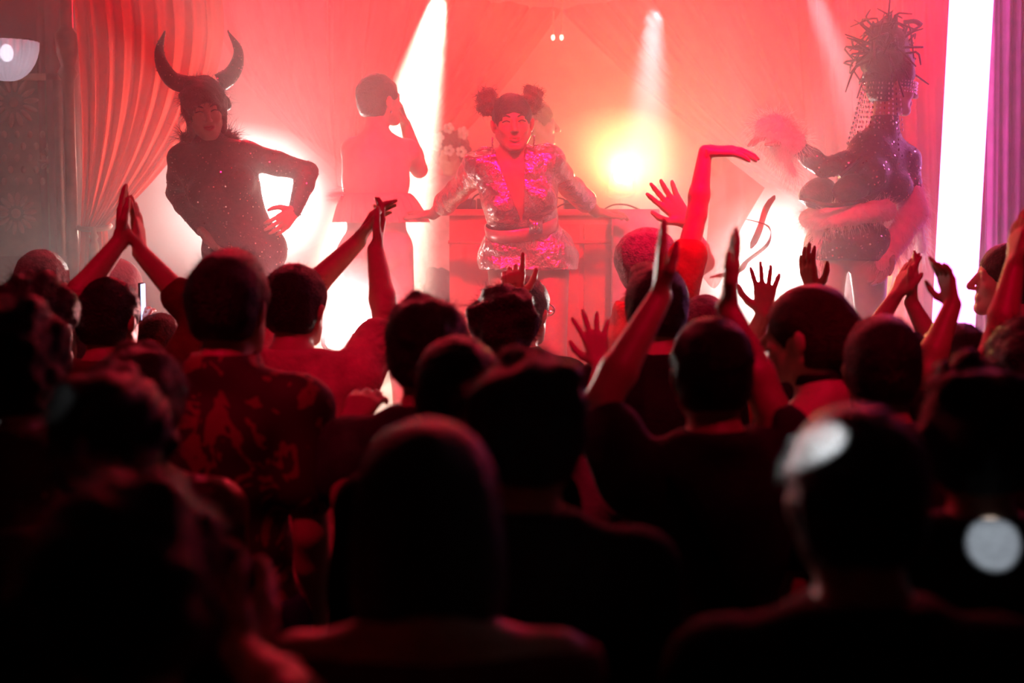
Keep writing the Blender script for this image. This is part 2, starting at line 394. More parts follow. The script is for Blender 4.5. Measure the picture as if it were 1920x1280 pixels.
# ------------------------------------------------------------------ drapes
def drape(name, label, top0, top1, tie0, tie1, Y, pleats, m, sag=(0, 0), nu=180, nv=46, amp=.05, cat='curtain'):
    """sheer cloth gathered from a wide top edge (pixels top0..top1) to a narrow tie (tie0..tie1)"""
    A0, A1, B0, B1 = P(*top0, Y), P(*top1, Y), P(*tie0, Y), P(*tie1, Y)
    V = np.zeros((nv, nu, 3)); u = np.linspace(0, 1, nu); rr = np.random.default_rng(len(label))
    ph = np.cumsum(rr.uniform(.5, 1.5, nu)); ph = ph / ph[-1] * 2 * math.pi * pleats
    for i, v in enumerate(np.linspace(0, 1, nv)):
        t0 = A0[None] * (1 - u[:, None]) + A1[None] * u[:, None]; t1 = B0[None] * (1 - u[:, None]) + B1[None] * u[:, None]
        p = t0 * (1 - v) + t1 * v
        s = (sag[0] * (1 - u) + sag[1] * u) * 4 * v * (1 - v)
        p[:, 0] += s
        k = amp * (1 - .55 * v)
        p[:, 1] += k * np.sin(ph) + .4 * k * np.sin(2.7 * ph + 3 * v)
        p[:, 0] += .35 * k * np.cos(ph * 1.0 + v)
        V[i] = p
    idx = np.arange(nv * nu).reshape(nv, nu)
    q = np.stack([idx[:-1, :-1], idx[:-1, 1:], idx[1:, 1:], idx[1:, :-1]], -1).reshape(-1, 4)
    o = link_mesh(name, V.reshape(-1, 3), [q], m, None, (A0 + A1) / 2)
    tag(o, label, cat)
    return o
M_DRAPE = sheer('red_voile', (.78, .07, .05), .88, .5); M_DRAPE2 = sheer('pale_voile', (.80, .08, .055), .86, .6)
M_TASSEL = mat('tie_cord', (.6, .3, .2), .6)
def tieback(px, py, Y, r, label, tail):
    c = P(px, py, Y); t = empty('curtain_tieback', c, label, 'tieback')
    a = np.linspace(0, 2 * math.pi, 25); MB().tube(np.stack([c[0] + r * np.cos(a), c[1] + r * .8 * np.sin(a), c[2] + .012 * np.sin(a)], 1), .012, 7, False).build('cord_loop', M_TASSEL, t, c)
    m = MB()
    m.lathe([(.010, 0), (.014, -.03), (.022, -.045), (.012, -.06), (.022, -.08), (.028, -.08 - tail), (.004, -.085 - tail)], c=c + [r * .2, -r * .85, 0], n=10); m.build('tassel', M_TASSEL, t, c)
drape('stage_curtain', 'long red sheer curtain gathered beside the carved screen, swept to the left', (128, -40), (400, -40), (152, 425), (198, 425), 6.5, 9, M_DRAPE, (.02, .20), amp=.05)
tieback(177, 425, 6.5, .07, 'pale cord and tassel tied round the left red curtain', .09)
drape('stage_curtain', 'short red tail of cloth below the left curtain tie', (156, 425), (196, 425), (120, 1000), (230, 1000), 6.5, 6, M_DRAPE, (0, 0), 60, 20, .03)
drape('swag_curtain', 'pale red swag falling right behind the horned dancer', (392, -40), (560, -40), (610, 300), (640, 330), 8.6, 6, M_DRAPE2, (-.18, -.03), 90, amp=.05)
drape('swag_curtain', 'bright red pleated swag sweeping down behind the bare backed dancer', (600, -40), (1046, 18), (640, 430), (668, 450), 7.9, 6, M_DRAPE2, (-.02, .07), amp=.06)
drape('swag_curtain', 'dim red swag rising to the centre above the booth, on the right side', (1046, 18), (1500, -60), (1580, 430), (1610, 450), 8.8, 6, M_DRAPE, (-.12, .05), amp=.05)
drape('stage_curtain', 'magenta lit red curtain hanging behind the sequinned dancer', (1490, -40), (1765, -40), (1600, 900), (1790, 900), 7.6, 9, M_DRAPE, (-.05, 0), amp=.05)
drape('stage_curtain', 'narrow purple lit curtain strip hanging past the bright light tube', (1850, -40), (1960, -40), (1846, 900), (1950, 900), 6.6, 5, mat('plum_velvet', (.20, .05, .13), .8, noise=.3, sheen=.3), (0, 0), 70, amp=.03)
hc = P(1045, -60, 7.85); hl = empty('hanging_lamp_pair', hc, 'pair of tiny lamps on cords where the swags meet', 'lamp')
for px in (1037, 1053):
    a, b = P(px, -420, 7.85), P(px, 66, 7.85)
    MB().tube([a, (a + b) / 2 + [.01, 0, 0], b], .005, 6).build('cord', M_TASSEL, hl, hc)
    MB().ell(b - [0, 0, .012], (.011, .011, .016)).build('bulb', emitter('tiny_bulb', (1, .8, .6), 3), hl, hc)

# ------------------------------------------------------------------ people
def hand_prims(wr, d, n, s, side, curl=.25, spread=.12, thumb=1.0, tg='hand'):
    d = unit(d); n = np.asarray(n, float); n = unit(n - d * (n @ d)); l = np.cross(d, n) * (1 if side == 'r' else -1); o = []
    curl = np.broadcast_to(np.asarray(curl, float), (4,))
    offs = np.array([.030, .0105, -.0100, -.0285]) * s; kn = np.array([.090, .095, .090, .080]) * s; ln = np.array([.074, .083, .076, .060]) * s
    for f in range(4):
        K = wr + d * kn[f] + l * offs[f]
        o.append(rc(wr + d * .008 * s + l * offs[f] * .45, K, .0150 * s, .0118 * s, .010, tg))
        sp = spread * (1.1, .35, -.35, -1.15)[f]; fd = unit(d + l * math.tan(sp)); p = K; a = 0
        for q, fr in enumerate((.46, .30, .24)):
            a += curl[f] * (1.0, 1.15, .8)[q]
            e = p + (fd * math.cos(a) + n * math.sin(a)) * ln[f] * fr
            o.append(rc(p, e, (.0098, .0090, .0082)[q] * s, (.0090, .0082, .0066)[q] * s, .004, tg)); p = e
    a = wr + d * .018 * s + l * .018 * s
    b = a + unit(d * .62 + l * (.45 + .35 * thumb) + n * .30) * .046 * s; c = b + unit(d * .85 + l * (.05 + .45 * thumb) + n * .18) * .034 * s; e = c + unit(d * .95 + l * (.25 * thumb) + n * .15) * .028 * s
    o += [rc(a, b, .016 * s, .0125 * s, .010, tg), rc(b, c, .0118 * s, .0105 * s, .005, tg), rc(c, e, .0105 * s, .0078 * s, .004, tg)]
    return o
def head_prims(C, R, s, face=True):
    def w(x, y, z): return C + R @ (np.array([x, y, z]) * s)
    o = [el(w(0, -.012, .030), np.array([.076, .096, .085]) * s, R, .02, 'head'), el(w(0, .028, -.035), np.array([.059, .064, .080]) * s, R, .03, 'head')]
    for x in (-1, 1): o.append(rc(w(x * .052, .0, -.050), w(x * .016, .066, -.094), .022 * s, .019 * s, .02, 'head'))
    o.append(rc(w(-.010, .074, -.098), w(.010, .074, -.098), .019 * s, .019 * s, .015, 'head'))
    if face:
        for x in (-1, 1): o.append(el(w(x * .036, .064, -.028), np.array([.022, .02, .020]) * s, R, .018, 'head'))
        for x in (-1, 1): o.append(cut_el(w(x * .031, .099, .002), np.array([.019, .017, .012]) * s, R, .010))
        o.append(rc(w(-.036, .081, .018), w(.036, .081, .018), .0085 * s, .0085 * s, .012, 'head'))
        for x in (-1, 1): o.append(el(w(x * .031, .077, .0), np.array([.0135] * 3) * s, R, .003, 'head'))
        o.append(rc(w(0, .090, .010), w(0, .113, -.030), .0075 * s, .0125 * s, .008, 'head'))
        for x in (-1, 1): o.append(el(w(x * .012, .102, -.036), np.array([.008, .010, .007]) * s, R, .005, 'head'))
        o.append(rc(w(-.019, .086, -.061), w(.019, .086, -.061), .0075 * s, .0075 * s, .006, 'head'))
        o.append(rc(w(-.015, .085, -.071), w(.015, .085, -.071), .0085 * s, .0085 * s, .005, 'head'))
    for x in (-1, 1):
        o.append(el(w(x * .081, -.008, -.012), np.array([.009, .018, .030]) * s, R @ roty(x * .18), .006, 'head'))
    return o
def frame(up, right):
    z = unit(up); x = np.asarray(right, float); x = unit(x - z * (x @ z)); return np.stack([x, np.cross(z, x), z], 1)
def standing(base, s, yaw, lean=0.0, twist=0.0, side=0.0, wide=1.0):
    """joint positions of a person standing at base, facing yaw (0 = towards the stage)"""
    R = rotz(yaw); L = lambda x, y, z: base + R @ (np.array([x, y, z]) * s)
    Rt = R @ rotx(-lean) @ roty(side) @ rotz(twist); pel = L(0, 0, .95)
    T = lambda x, y, z: pel + Rt @ (np.array([x, y, z - .95]) * s)
    J = dict(pel=pel, neck=T(0, -.015, 1.475), s=s, R=R, Rt=Rt, Rh=R)
    for n, x in (('l', -1), ('r', 1)):
        J['sh_' + n] = T(x * .178 * wide, -.005, 1.415); J['el_' + n] = T(x * .207, -.02, 1.13); J['wr_' + n] = T(x * .180, .09, .90)
        J['hip_' + n] = L(x * .088, 0, .91); J['kn_' + n] = L(x * .10, .03, .50); J['an_' + n] = L(x * .11, -.02, .075)
        J['hd_' + n] = dict(d=None, n=None, curl=.35, spread=.08, thumb=.8)
    J['head'] = T(0, .015, 1.635)
    return J
def body_prims(J, fem=0.0, arm=1.0, face=True, bust=0.0):
    s = J['s']; up = J['neck'] - J['pel']; Lt = np.linalg.norm(up); R = frame(up, J['sh_r'] - J['sh_l']); Rp = frame((0, 0, 1), J['hip_r'] - J['hip_l'])
    def t(x, y, z): return J['pel'] + R @ np.array([x * s, y * s, z * Lt])
    o = [el(J['pel'] + Rp @ np.array([0, -.005, -.01]) * s, np.array([.160 + .012 * fem, .112, .115]) * s, Rp, .03, 'torso'),
         el(t(0, 0, .24), np.array([.138 - .014 * fem, .100, .135]) * s, R, .05, 'torso'),
         el(t(0, .002, .60), np.array([.158 - .012 * fem, .112, .165]) * s, R, .05, 'torso'),
         el(t(0, -.012, .80), np.array([.150 - .012 * fem, .095, .10]) * s, R, .04, 'torso')]
    for x, n in ((-1, 'l'), (1, 'r')):
        sh = J['sh_' + n]
        o.append(rc(t(x * .06, -.005, .86), sh, .066 * s, .056 * s, .04, 'torso'))
        o.append(rc(sh * .72 + t(0, -.02, .93) * .28, t(x * .02, -.025, 1.02), .044 * s, .050 * s, .035, 'torso'))
        o.append(el(t(x * .075, .075, .63) if not bust else t(x * .078, .088, .60), np.array([.07, .035, .06] if not bust else [.062, .058, .062]) * s, R, .03, 'torso'))
        o.append(el(J['pel'] + Rp @ np.array([x * .075, -.075, -.045]) * s, np.array([.082, .075, .085]) * s, Rp, .03, 'torso'))
    hd = J['head']; Rh = J['Rh']
    o.append(rc(J['neck'] - unit(up) * .02 * s, hd + Rh @ np.array([0, -.022, -.050]) * s, (.060 - .008 * fem) * s, (.054 - .007 * fem) * s, .025, 'neck'))
    o += head_prims(hd, Rh, s, face)
    for n in 'lr':
        S, E, W = J['sh_' + n], J['el_' + n], J['wr_' + n]; A = (1 - .12 * fem) * arm * s
        o.append(rc(S, S * .5 + E * .5, .056 * A, .050 * A, .022, 'uarm_' + n)); o.append(rc(S * .5 + E * .5, E, .048 * A, .039 * A, .015, 'uarm_' + n))
        M_ = E * .68 + W * .32
        o.append(rc(E, M_, .039 * A, .042 * A, .012, 'farm_' + n)); o.append(rc(M_, W, .041 * A, .026 * A, .012, 'farm_' + n))
        h = J['hd_' + n]; d = h['d'] if h['d'] is not None else W - E; nn = h['n']
        if nn is None: nn = (J['Rt'] @ np.array([1., 0, 0])) * (1 if n == 'l' else -1)
        o += hand_prims(W, d, nn, s * h.get('s', 1), n, h['curl'], h['spread'], h['thumb'], 'hand_' + n)
        H, K, N = J['hip_' + n], J['kn_' + n], J['an_' + n]; f = J.get('foot', J['R']) @ np.array([0, 1., 0])
        o.append(rc(H, K, .088 * s, .056 * s, .025, 'leg_' + n)); M2 = K * .68 + N * .32 - f * .012
        o.append(rc(K, M2, .053 * s, .054 * s, .02, 'leg_' + n)); o.append(rc(M2, N, .054 * s, .036 * s, .02, 'leg_' + n))
        o.append(rc(N - f * .03 * s + [0, 0, -.038 * s], N + f * .16 * s + [0, 0, -.045 * s], .034 * s, .028 * s, .02, 'foot_' + n))
    return o
def box_of(prims, tags):
    b = [pbox(p) for p in prims if any(p[-1].startswith(t) for t in tags)]
    return np.min([x[0] for x in b], 0), np.max([x[1] for x in b], 0)
def sub(prims, tags): return [p for p in prims if any(p[-1].startswith(t) for t in tags)]

# hair, shaped in head coordinates (face towards +y)
def hair_mesh(kind, s, seed=1, h=.0095):
    r = np.random.default_rng(seed); E = lambda c, q, k=.02: el(c, q, np.eye(3), k)
    A = dict(short=.010, crop=.005, pomp=.012, curly=.020, messy=.018, bob=.020, long=.016, sleek=.010, updo=.012)[kind]
    pr = [E((0, -.014, .030), (.078 + A, .099 + A, .087 + A)), E((0, -.030, -.020), (.070 + A, .075 + A, .070 + A * .5))]
    cz = -.075; nz = (.004, 95, seed)
    if kind == 'pomp': pr += [E((-.015, .035, .092), (.060, .068, .042)), E((-.035, .055, .10), (.040, .045, .030))]
    if kind == 'curly':
        nz = (.016, 60, seed)
        for i in range(16): v = unit(r.normal(size=3) + [0, -.3, .6]); pr.append(E(np.array([0, -.014, .03]) + v * [.09, .105, .10], [r.uniform(.02, .035)] * 3))
    if kind == 'messy':
        nz = (.010, 55, seed)
        for i in range(14): v = unit(r.normal(size=3) + [0, -.4, .5]); pr.append(E(np.array([0, -.014, .03]) + v * [.085, .10, .095], [r.uniform(.018, .03)] * 3))
    if kind == 'bob':
        cz = -.215; pr += [E((0, -.035, -.08), (.098, .082, .135), .04), E((.06, -.01, -.10), (.042, .06, .11), .04), E((-.06, -.01, -.10), (.042, .06, .11), .04)]
        nz = (.004, 70, seed, (1, 1, .15))
    if kind in ('long',):
        cz = -.36; nz = (.006, 60, seed, (1, 1, .12))
        for x in (-.05, 0, .05): pr.append(rc((x, -.05, -.02), (x * 1.5, -.075, -.34), .060, .038, .04))
    if kind == 'sleek':
        cz = -.20; nz = (.003, 90, seed, (1, .3, 1)); pr += [el((0, -.105, .005), (.040, .036, .045), k=.03), rc((0, -.12, -.01), (.02, -.13, -.18), .040, .026, .03)]
    if kind == 'updo': pr += [el((0, -.07, .105), (.055, .055, .045), k=.02)]; nz = (.006, 80, seed)
    face = el((0, .115, -.055), (.070, .090, .098)); e1 = el((.085, .012, -.045), (.03, .034, .055)); e2 = el((-.085, .012, -.045), (.03, .034, .055))
    cuts = [lambda X, Y, Z: -pdist(face, X, Y, Z), lambda X, Y, Z: cz - Z]
    if kind in ('short', 'crop', 'pomp', 'sleek', 'updo'): cuts += [lambda X, Y, Z: -pdist(e1, X, Y, Z), lambda X, Y, Z: -pdist(e2, X, Y, Z)]
    if kind in ('short', 'crop', 'pomp'): cuts.append(lambda X, Y, Z: (-.068 - .25 * (Y + .08)) - Z)
    M = solid(pr, h, noise=nz, cuts=cuts)
    n, L, rr, wig, dr = dict(short=(900, .020, .0006, .25, .3), crop=(250, .008, .0008, .1, 0), pomp=(900, .024, .0006, .2, .2), curly=(900, .045, .0009, .8, .1), messy=(900, .05, .0008, .45, .5), bob=(260, .03, .0009, .2, .8), long=(260, .04, .0009, .2, .8), sleek=(90, .03, .0008, .25, .3), updo=(300, .05, .0010, .4, .4))[kind]
    N = vnormals(*M); ok = np.nonzero(M[0][:, 2] > cz + .02)[0]; i = r.choice(ok, n)
    D = N[i] * .5 + r.normal(size=(n, 3)) * .35 + np.array([0, -.25, -.15]) + (np.array([0, 0, -1.0]) if kind in ('bob', 'long') else 0)
    M = join(M, strands(M[0][i] - N[i] * .002, D, L * r.uniform(.5, 1.2, n), rr, dr, wig, 2, r))
    return M[0] * s, M[1]
HAIR_CACHE = {}
def put_hair(J, parent, base, kind, m, seed):
    key = (kind, seed % 3)
    if key not in HAIR_CACHE: HAIR_CACHE[key] = hair_mesh(kind, 1.0, 11 + seed % 3 * 5 + len(kind))
    V, Q = HAIR_CACHE[key]
    return link_mesh('hair', J['head'] + (V * J['s']) @ J['Rh'].T, [Q], m, parent, base)

STATS = []
def make_person(J, base, label, skin=0, fem=0.0, hair='short', haircol='black', shirt=None, trousers='black', fine_hands=(), fine_head=.0075, h=.0135, seed=1, group=None, bust=0, arm=1.0, face=True):
    """body = one continuous mesh (the top-level object); hair and clothing are its children"""
    pr = body_prims(J, fem, arm, face, bust); fine = [[], [], []]
    lo, hi = box_of(pr, ['head']); 
    for i in range(3): fine[i].append((lo[i] - .01, hi[i] + .01, fine_head))
    for n in fine_hands:
        lo, hi = box_of(pr, ['hand_' + n])
        for i in range(3): fine[i].append((lo[i] - .012, hi[i] + .012, .0055))
    if trousers: fine[2].append((0, J['pel'][2] - .05, .035))
    V, Q = solid(pr, h, fine)
    ob = link_mesh('person', V, [Q], SKIN[skin], None, base); tag(ob, label, 'person', group)
    if hair: put_hair(J, ob, base, hair, HAIRM[haircol], seed)
    up = unit(J['neck'] - J['pel'])
    if shirt:
        cm, sleeve = shirt[0], shirt[1]; tags = ['torso', 'neck']; q = sub(pr, ['torso', 'neck'])
        nk = J['neck'] + up * (.045 if len(shirt) < 3 else shirt[2]); hem = J['pel'][2] - .10
        # sleeves end partway down the arm
        for n in 'lr':
            S, E, W = J['sh_' + n], J['el_' + n], J['wr_' + n]; A = (1 - .12 * fem) * J['s'] * arm
            if sleeve == 'short': q.append(rc(S, S * .38 + E * .62, .060 * A, .060 * A, .02, 'x'))
            elif sleeve == 'long':
                q += [rc(S, E, .058 * A, .048 * A, .02, 'x'), rc(E, E * .08 + W * .92, .046 * A, .034 * A, .015, 'x')]
            elif sleeve == 'half': q += [rc(S, E, .058 * A, .05 * A, .02, 'x'), rc(E, E * .6 + W * .4, .046 * A, .044 * A, .015, 'x')]
        def neckcut(X, Y, Z):
            pl = (X - nk[0]) * up[0] + (Y - nk[1]) * up[1] + (Z - nk[2]) * up[2]
            if sleeve == 'none': return pl
            r2 = np.sqrt((X - nk[0] - up[0] * pl) ** 2 + (Y - nk[1] - up[1] * pl) ** 2 + (Z - nk[2] - up[2] * pl) ** 2)
            return np.minimum(pl, .125 - r2)
        cuts = [neckcut, lambda X, Y, Z: hem - Z]
        M = solid(q, .0155, off=.014, cuts=cuts, noise=(.006, 26, seed))
        link_mesh('shirt', M[0], [M[1]], cm if not isinstance(cm, str) else CL[cm], ob, base)
    if trousers:
        q = sub(pr, ['leg']) + [p for p in pr if p[-1] == 'torso'][:1]; wz = J['pel'][2] + .04; az = min(J['an_l'][2], J['an_r'][2]) + .005
        M = solid(q, .03, off=.02, cuts=[lambda X, Y, Z: Z - wz, lambda X, Y, Z: az - Z])
        link_mesh('trousers', M[0], [M[1]], CL[trousers], ob, base)
        for n in 'lr':
            M = solid(sub(pr, ['foot_' + n]), .016, off=.012, cuts=[lambda X, Y, Z: base[2] + .001 - Z]); link_mesh('shoe', M[0], [M[1]], CL['black'], ob, base)
    STATS.append((label[:40], len(V)))
    return ob, pr, (V, Q)
def arm_px(J, n, elbow, wrist, tip, palm=None, curl=.2, spread=.15, thumb=1.0, s=1.0):
    """pose one arm from (px, py, depth) triples; returns nothing, edits J"""
    E, W, T = P(*elbow), P(*wrist), P(*tip); S = J['sh_' + n]
    if E[2] > S[2] - .1: J['sh_' + n] = S + unit(E - S) * min(.055, max(.0, np.linalg.norm(E - S) - .24))
    J['el_' + n], J['wr_' + n] = E, W
    J['hd_' + n] = dict(d=T - W, n=None if palm is None else np.array(palm, float), curl=curl, spread=spread, thumb=thumb, s=s)
    a, b = np.linalg.norm(J['sh_' + n] - E), np.linalg.norm(E - W)
    print('ARM', n, 'upper %.2f fore %.2f  (s %.2f)' % (a, b, J['s']))
def crowd(label, cx, top, Y, yaw=0, hair='short', haircol='black', skin=0, shirt=('black', 'short'), arms=None, tilt=(0, 0, 0), fem=0, lean=.04, seed=1, fine_head=.0095, group=None, trousers='black', extra=None, face=False, wide=1.0, H=None, base_z=0.0, arm=1.0):
    t = P(cx, top, Y); s = (t[2] - base_z) / 1.765 if H is None else H / 1.75
    yw = math.radians(yaw); base = np.array([t[0], t[1], base_z])
    J = standing(base, s, yw, lean, 0, 0, wide)
    d = J['head'] - t; J = standing(base - [d[0], d[1], 0], s, yw, lean, 0, 0, wide); base = base - [d[0], d[1], 0]
    J['Rh'] = J['R'] @ rotz(math.radians(tilt[2])) @ rotx(math.radians(tilt[0])) @ roty(math.radians(tilt[1]))
    fh = []
    for n, a in (arms or {}).items(): arm_px(J, n, *a[:3], **(a[3] if len(a) > 3 else {})); fh.append(n)
    print('CROWD %-50s H %.2f' % (label[:50], s * 1.75))
    ob, pr, M = make_person(J, base, label, skin, fem, hair, haircol, shirt, trousers, fh, fine_head, seed=seed, group=group, face=face, arm=arm)
    return ob, J, base, pr, M

# ------------------------------------------------------------------ performers on the stage
M_SEQ = mat('dark_sequin_cloth', (.05, .02, .022), .42, .25, .4, 60, .3, 120); M_GLINT = mat('sequin_glint', (.9, .75, .7), .12, 1.0, 0)
M_FUR = mat('white_fur', (.85, .78, .72), .9, 0, .1, 30); M_FUR2 = mat('pink_fur', (.8, .45, .5), .9, 0, .1, 30)
M_SILVER = mat('crinkled_silver_lame', (.62, .50, .48), .26, .95, .25, 14, .75, 32)
M_LIP = mat('lipstick', (.35, .02, .04), .3, 0, 0); M_BROW = mat('brow', (.02, .012, .01), .8, 0, 0)
M_GEM = mat('crystal', (.95, .9, .9), .08, 1.0, 0); M_GOLD = mat('gold_cloth', (.75, .36, .12), .45, .4, .2, 20, .3, 30)
def performer(base, s, yaw, pts, headrot, hands):
    J = standing(np.asarray(base, float), s, yaw)
    for k, v in pts.items(): J[k] = P(*v)
    J['Rh'] = headrot
    for n, h in hands.items():
        J['hd_' + n] = dict(d=P(*h['tip']) - J['wr_' + n], n=None if h.get('n') is None else np.array(h['n'], float), curl=h.get('curl', .3), spread=h.get('spread', .1), thumb=h.get('thumb', .8))
    J['Rt'] = frame(J['neck'] - J['pel'], J['sh_r'] - J['sh_l'])
    return J
def legs_to(J, Y, foot_l, foot_r, z=STAGE, heel=.07):
    Rp = J['R']; s = J['s']
    for n, x, f in (('l', -1, foot_l), ('r', 1, foot_r)):
        J['hip_' + n] = J['pel'] + Rp @ np.array([x * .088, 0, -.04]) * s
        J['an_' + n] = np.array([f[0], f[1], z + .075 * s + heel])
        J['kn_' + n] = (J['hip_' + n] + J['an_' + n]) / 2 + Rp @ np.array([0, .05, .0]) * s + [0, 0, .03]
def heels(J, ob, base, m, name='platform_shoe'):
    for n in 'lr':
        A_ = J['an_' + n]; f = J['R'] @ np.array([0, 1., 0]); g0 = np.array([A_[0], A_[1], STAGE])
        t = A_ + f * .17; t[2] = STAGE + .05
        M_ = solid([rc(A_ - f * .03 + [0, 0, -.03], t, .045, .036, .02), rc(A_ - f * .03 + [0, 0, -.05], g0 - f * .04 + [0, 0, .02], .036, .022, .02), rc(t - f * .06 - [0, 0, .02], t + f * .02 - [0, 0, .02], .042, .038, .02)], .009, cuts=[lambda X, Y, Z: STAGE - Z])
        link_mesh(name, M_[0], [M_[1]], m, ob, base)
def face_paint(J, ob, base, lip=True):
    s, R, C = J['s'], J['Rh'], J['head']; w = lambda x, y, z: C + R @ (np.array([x, y, z]) * s)
    m = MB()
    if lip:
        m.tube(bez([w(-.022, .088, -.063), w(-.008, .0965, -.059), w(0, .0965, -.061), w(.008, .0965, -.059), w(.022, .088, -.063)], 9), .0045 * s, 6)
        m.tube(bez([w(-.020, .088, -.066), w(0, .0985, -.074), w(.020, .088, -.066)], 7), .0055 * s, 6); m.build('lips', M_LIP, ob, base)
    for x in (-1, 1):
        MB().tube(bez([w(x * .014, .094, .020), w(x * .032, .091, .028), w(x * .050, .074, .020)], 7), [.002, .004, .004, .004, .003, .002, .001], 5).build('eyebrow', M_BROW, ob, base)
        MB().tube(bez([w(x * .017, .0905, .001), w(x * .031, .0945, .007), w(x * .047, .083, .001)], 7), .0024, 5).build('eyeliner', M_BROW, ob, base)
def scatter(ob, base, M, n, r, m, name, mask=None, jit=.35, seed=3):
    g = np.random.default_rng(seed); N = vnormals(*M); ok = np.arange(len(M[0])) if mask is None else np.nonzero(mask(M[0]))[0]
    i = g.choice(ok, n); D = discs(M[0][i], N[i], r, jit, g); o = link_mesh(name, D[0], [D[1]], m, ob, base, False); o['kind'] = 'stuff'; return o
def fur_on(name, ob, base, prims, n, L, m, droop=1.2, seed=5, h=.014, rr=.0010, wig=.2, direction=None):
    n = int(n * 1.7)
    g = np.random.default_rng(seed); M = solid(prims, h, noise=(.006, 40, seed)); N = vnormals(*M); i = g.choice(len(M[0]), n)
    D = N[i] + g.normal(size=(n, 3)) * .35
    if direction is not None: D = D + np.asarray(direction)
    S = strands(M[0][i] - N[i] * .004, D, L * g.uniform(.5, 1.3, n), rr, droop, wig, 3, g); M = join(M, S)
    return link_mesh(name, M[0], [M[1]], m, ob, base)

# --- horned dancer (facing us, hand on hip)
D = 6.1
base = P(450, 480, D); base[2] = STAGE
hr = rotz(math.radians(180 + 18)) @ rotx(math.radians(-14)) @ roty(math.radians(8))
J = performer(base, 1.0, math.radians(180), dict(pel=(458, 455, D), neck=(392, 282, D - .02), head=(384, 203, D - .03), sh_r=(342, 298, D - .03), sh_l=(462, 292, D),
    el_r=(330, 362, D + .12), wr_r=(378, 430, D - .08), el_l=(578, 322, D + .05), wr_l=(552, 396, D - .02)), hr,
    dict(r=dict(tip=(402, 468, D - .14), curl=.25, n=(.6, -.2, .2)), l=dict(tip=(520, 425, D - .12), curl=.3, n=(-.7, .2, -.3))))
legs_to(J, D, (base[0] - .12, D), (base[0] + .22, D + .05))
ob, pr, M = make_person(J, base, 'dancer with black curved horns and dark sequinned bodysuit, one hand on hip', 1, .6, 'messy', 'black', None, None, 'lr', .0060, .012, 2, bust=1)
suit = solid(sub(pr, ['torso', 'neck', 'uarm', 'farm', 'leg']), .009, [[], [], []], .006, cuts=[lambda X, Y, Z, z=J['head'][2] - .085: Z - z], noise=(.0015, 90, 3))
link_mesh('bodysuit', suit[0], [suit[1]], M_SEQ, ob, base)
scatter(ob, base, suit, 900, .0042, M_GLINT, 'sequins', lambda V: V[:, 2] > 1.6)
face_paint(J, ob, base); heels(J, ob, base, M_SEQ)
for side, px in ((-1, [(352, 160), (324, 150), (305, 124), (299, 94), (309, 58)]), (1, [(412, 155), (431, 142), (444, 120), (446, 92), (427, 58)])):
    c = bez([P(x, y, D - .02 + .01 * i) for i, (x, y) in enumerate(px)], 22)
    rad = np.interp(np.linspace(0, 1, 22), [0, .2, .5, .8, 1], [.040, .037, .029, .017, .003])
    m = MB().tube(c, rad, 14); hn = m.build('horn', M_SEQ, ob, base)
    V = np.concatenate(m.v); i = RNG.choice(len(V) - 2, 60); cc = c[np.minimum(i // 14, 21)]; Dn = unit(V[i] - cc) if False else (V[i] - cc) / (np.linalg.norm(V[i] - cc, axis=1)[:, None] + 1e-9)
    d_ = discs(V[i], Dn, .0040, .4); g_ = link_mesh('horn_sequins', d_[0], [d_[1]], M_GLINT, hn, (0, 0, 0), False); g_['kind'] = 'stuff'
    g_.data.transform(Matrix.Translation(-Vector(tuple(base)))); 
hood = solid([el(J['head'] + J['Rh'] @ np.array([0, -.014, .026]), (.083, .104, .094), J['Rh']), rc(J['head'] + J['Rh'] @ np.array([-.075, .01, .02]), J['head'] + J['Rh'] @ np.array([-.060, .01, -.10]), .022, .02), rc(J['head'] + J['Rh'] @ np.array([.075, .01, .02]), J['head'] + J['Rh'] @ np.array([.060, .01, -.10]), .022, .02)], .007,
    cuts=[lambda X, Y, Z, e=el(J['head'] + J['Rh'] @ np.array([0, .11, -.04]), (.068, .085, .10), J['Rh']): -pdist(e, X, Y, Z)])
link_mesh('sequin_hood', hood[0], [hood[1]], M_SEQ, ob, base)
scatter(ob, base, hood, 120, .0035, M_GLINT, 'hood_sequins')
fur_on('feather_collar', ob, base, [rc(P(348, 258, D + .02), P(440, 262, D + .02), .022, .022), rc(P(352, 258, D + .06), P(428, 255, D + .06), .02, .02)], 420, .075, CL['black'], .3, 4, .01, .0014, .25)

# --- bare-backed dancer with shaved head (facing away)
D = 6.45
base = P(706, 460, D); base[2] = STAGE
hr = rotz(math.radians(-48)) @ rotx(math.radians(6))
J = performer(base, .99, math.radians(-22), dict(pel=(706, 452, D), neck=(704, 262, D), head=(712, 188, D + .02), sh_l=(664, 282, D + .02), sh_r=(764, 284, D + .06),
    el_l=(668, 372, D + .25), wr_l=(720, 330, D + .42), el_r=(786, 318, D + .18), wr_r=(760, 232, D + .22)), hr,
    dict(r=dict(tip=(745, 180, D + .16), curl=.45, n=(-.7, -.2, 0)), l=dict(tip=(740, 290, D + .45), curl=.5)))
legs_to(J, D, (base[0] - .14, D + .02), (base[0] + .12, D - .04))
ob, pr, M = make_person(J, base, 'bare backed dancer with shaved head standing turned away, hand raised to the mouth', 0, .2, 'crop', 'brown', None, None, 'r', .0065, .0095, 3)
heels(J, ob, base, CL['red'])
sk = MB()
for k in range(26):   # stiff pleated peplum round the hips
    a0 = k / 26 * 2 * math.pi
wr_ = np.linspace(0, 2 * math.pi, 105)[:-1]; rings = []
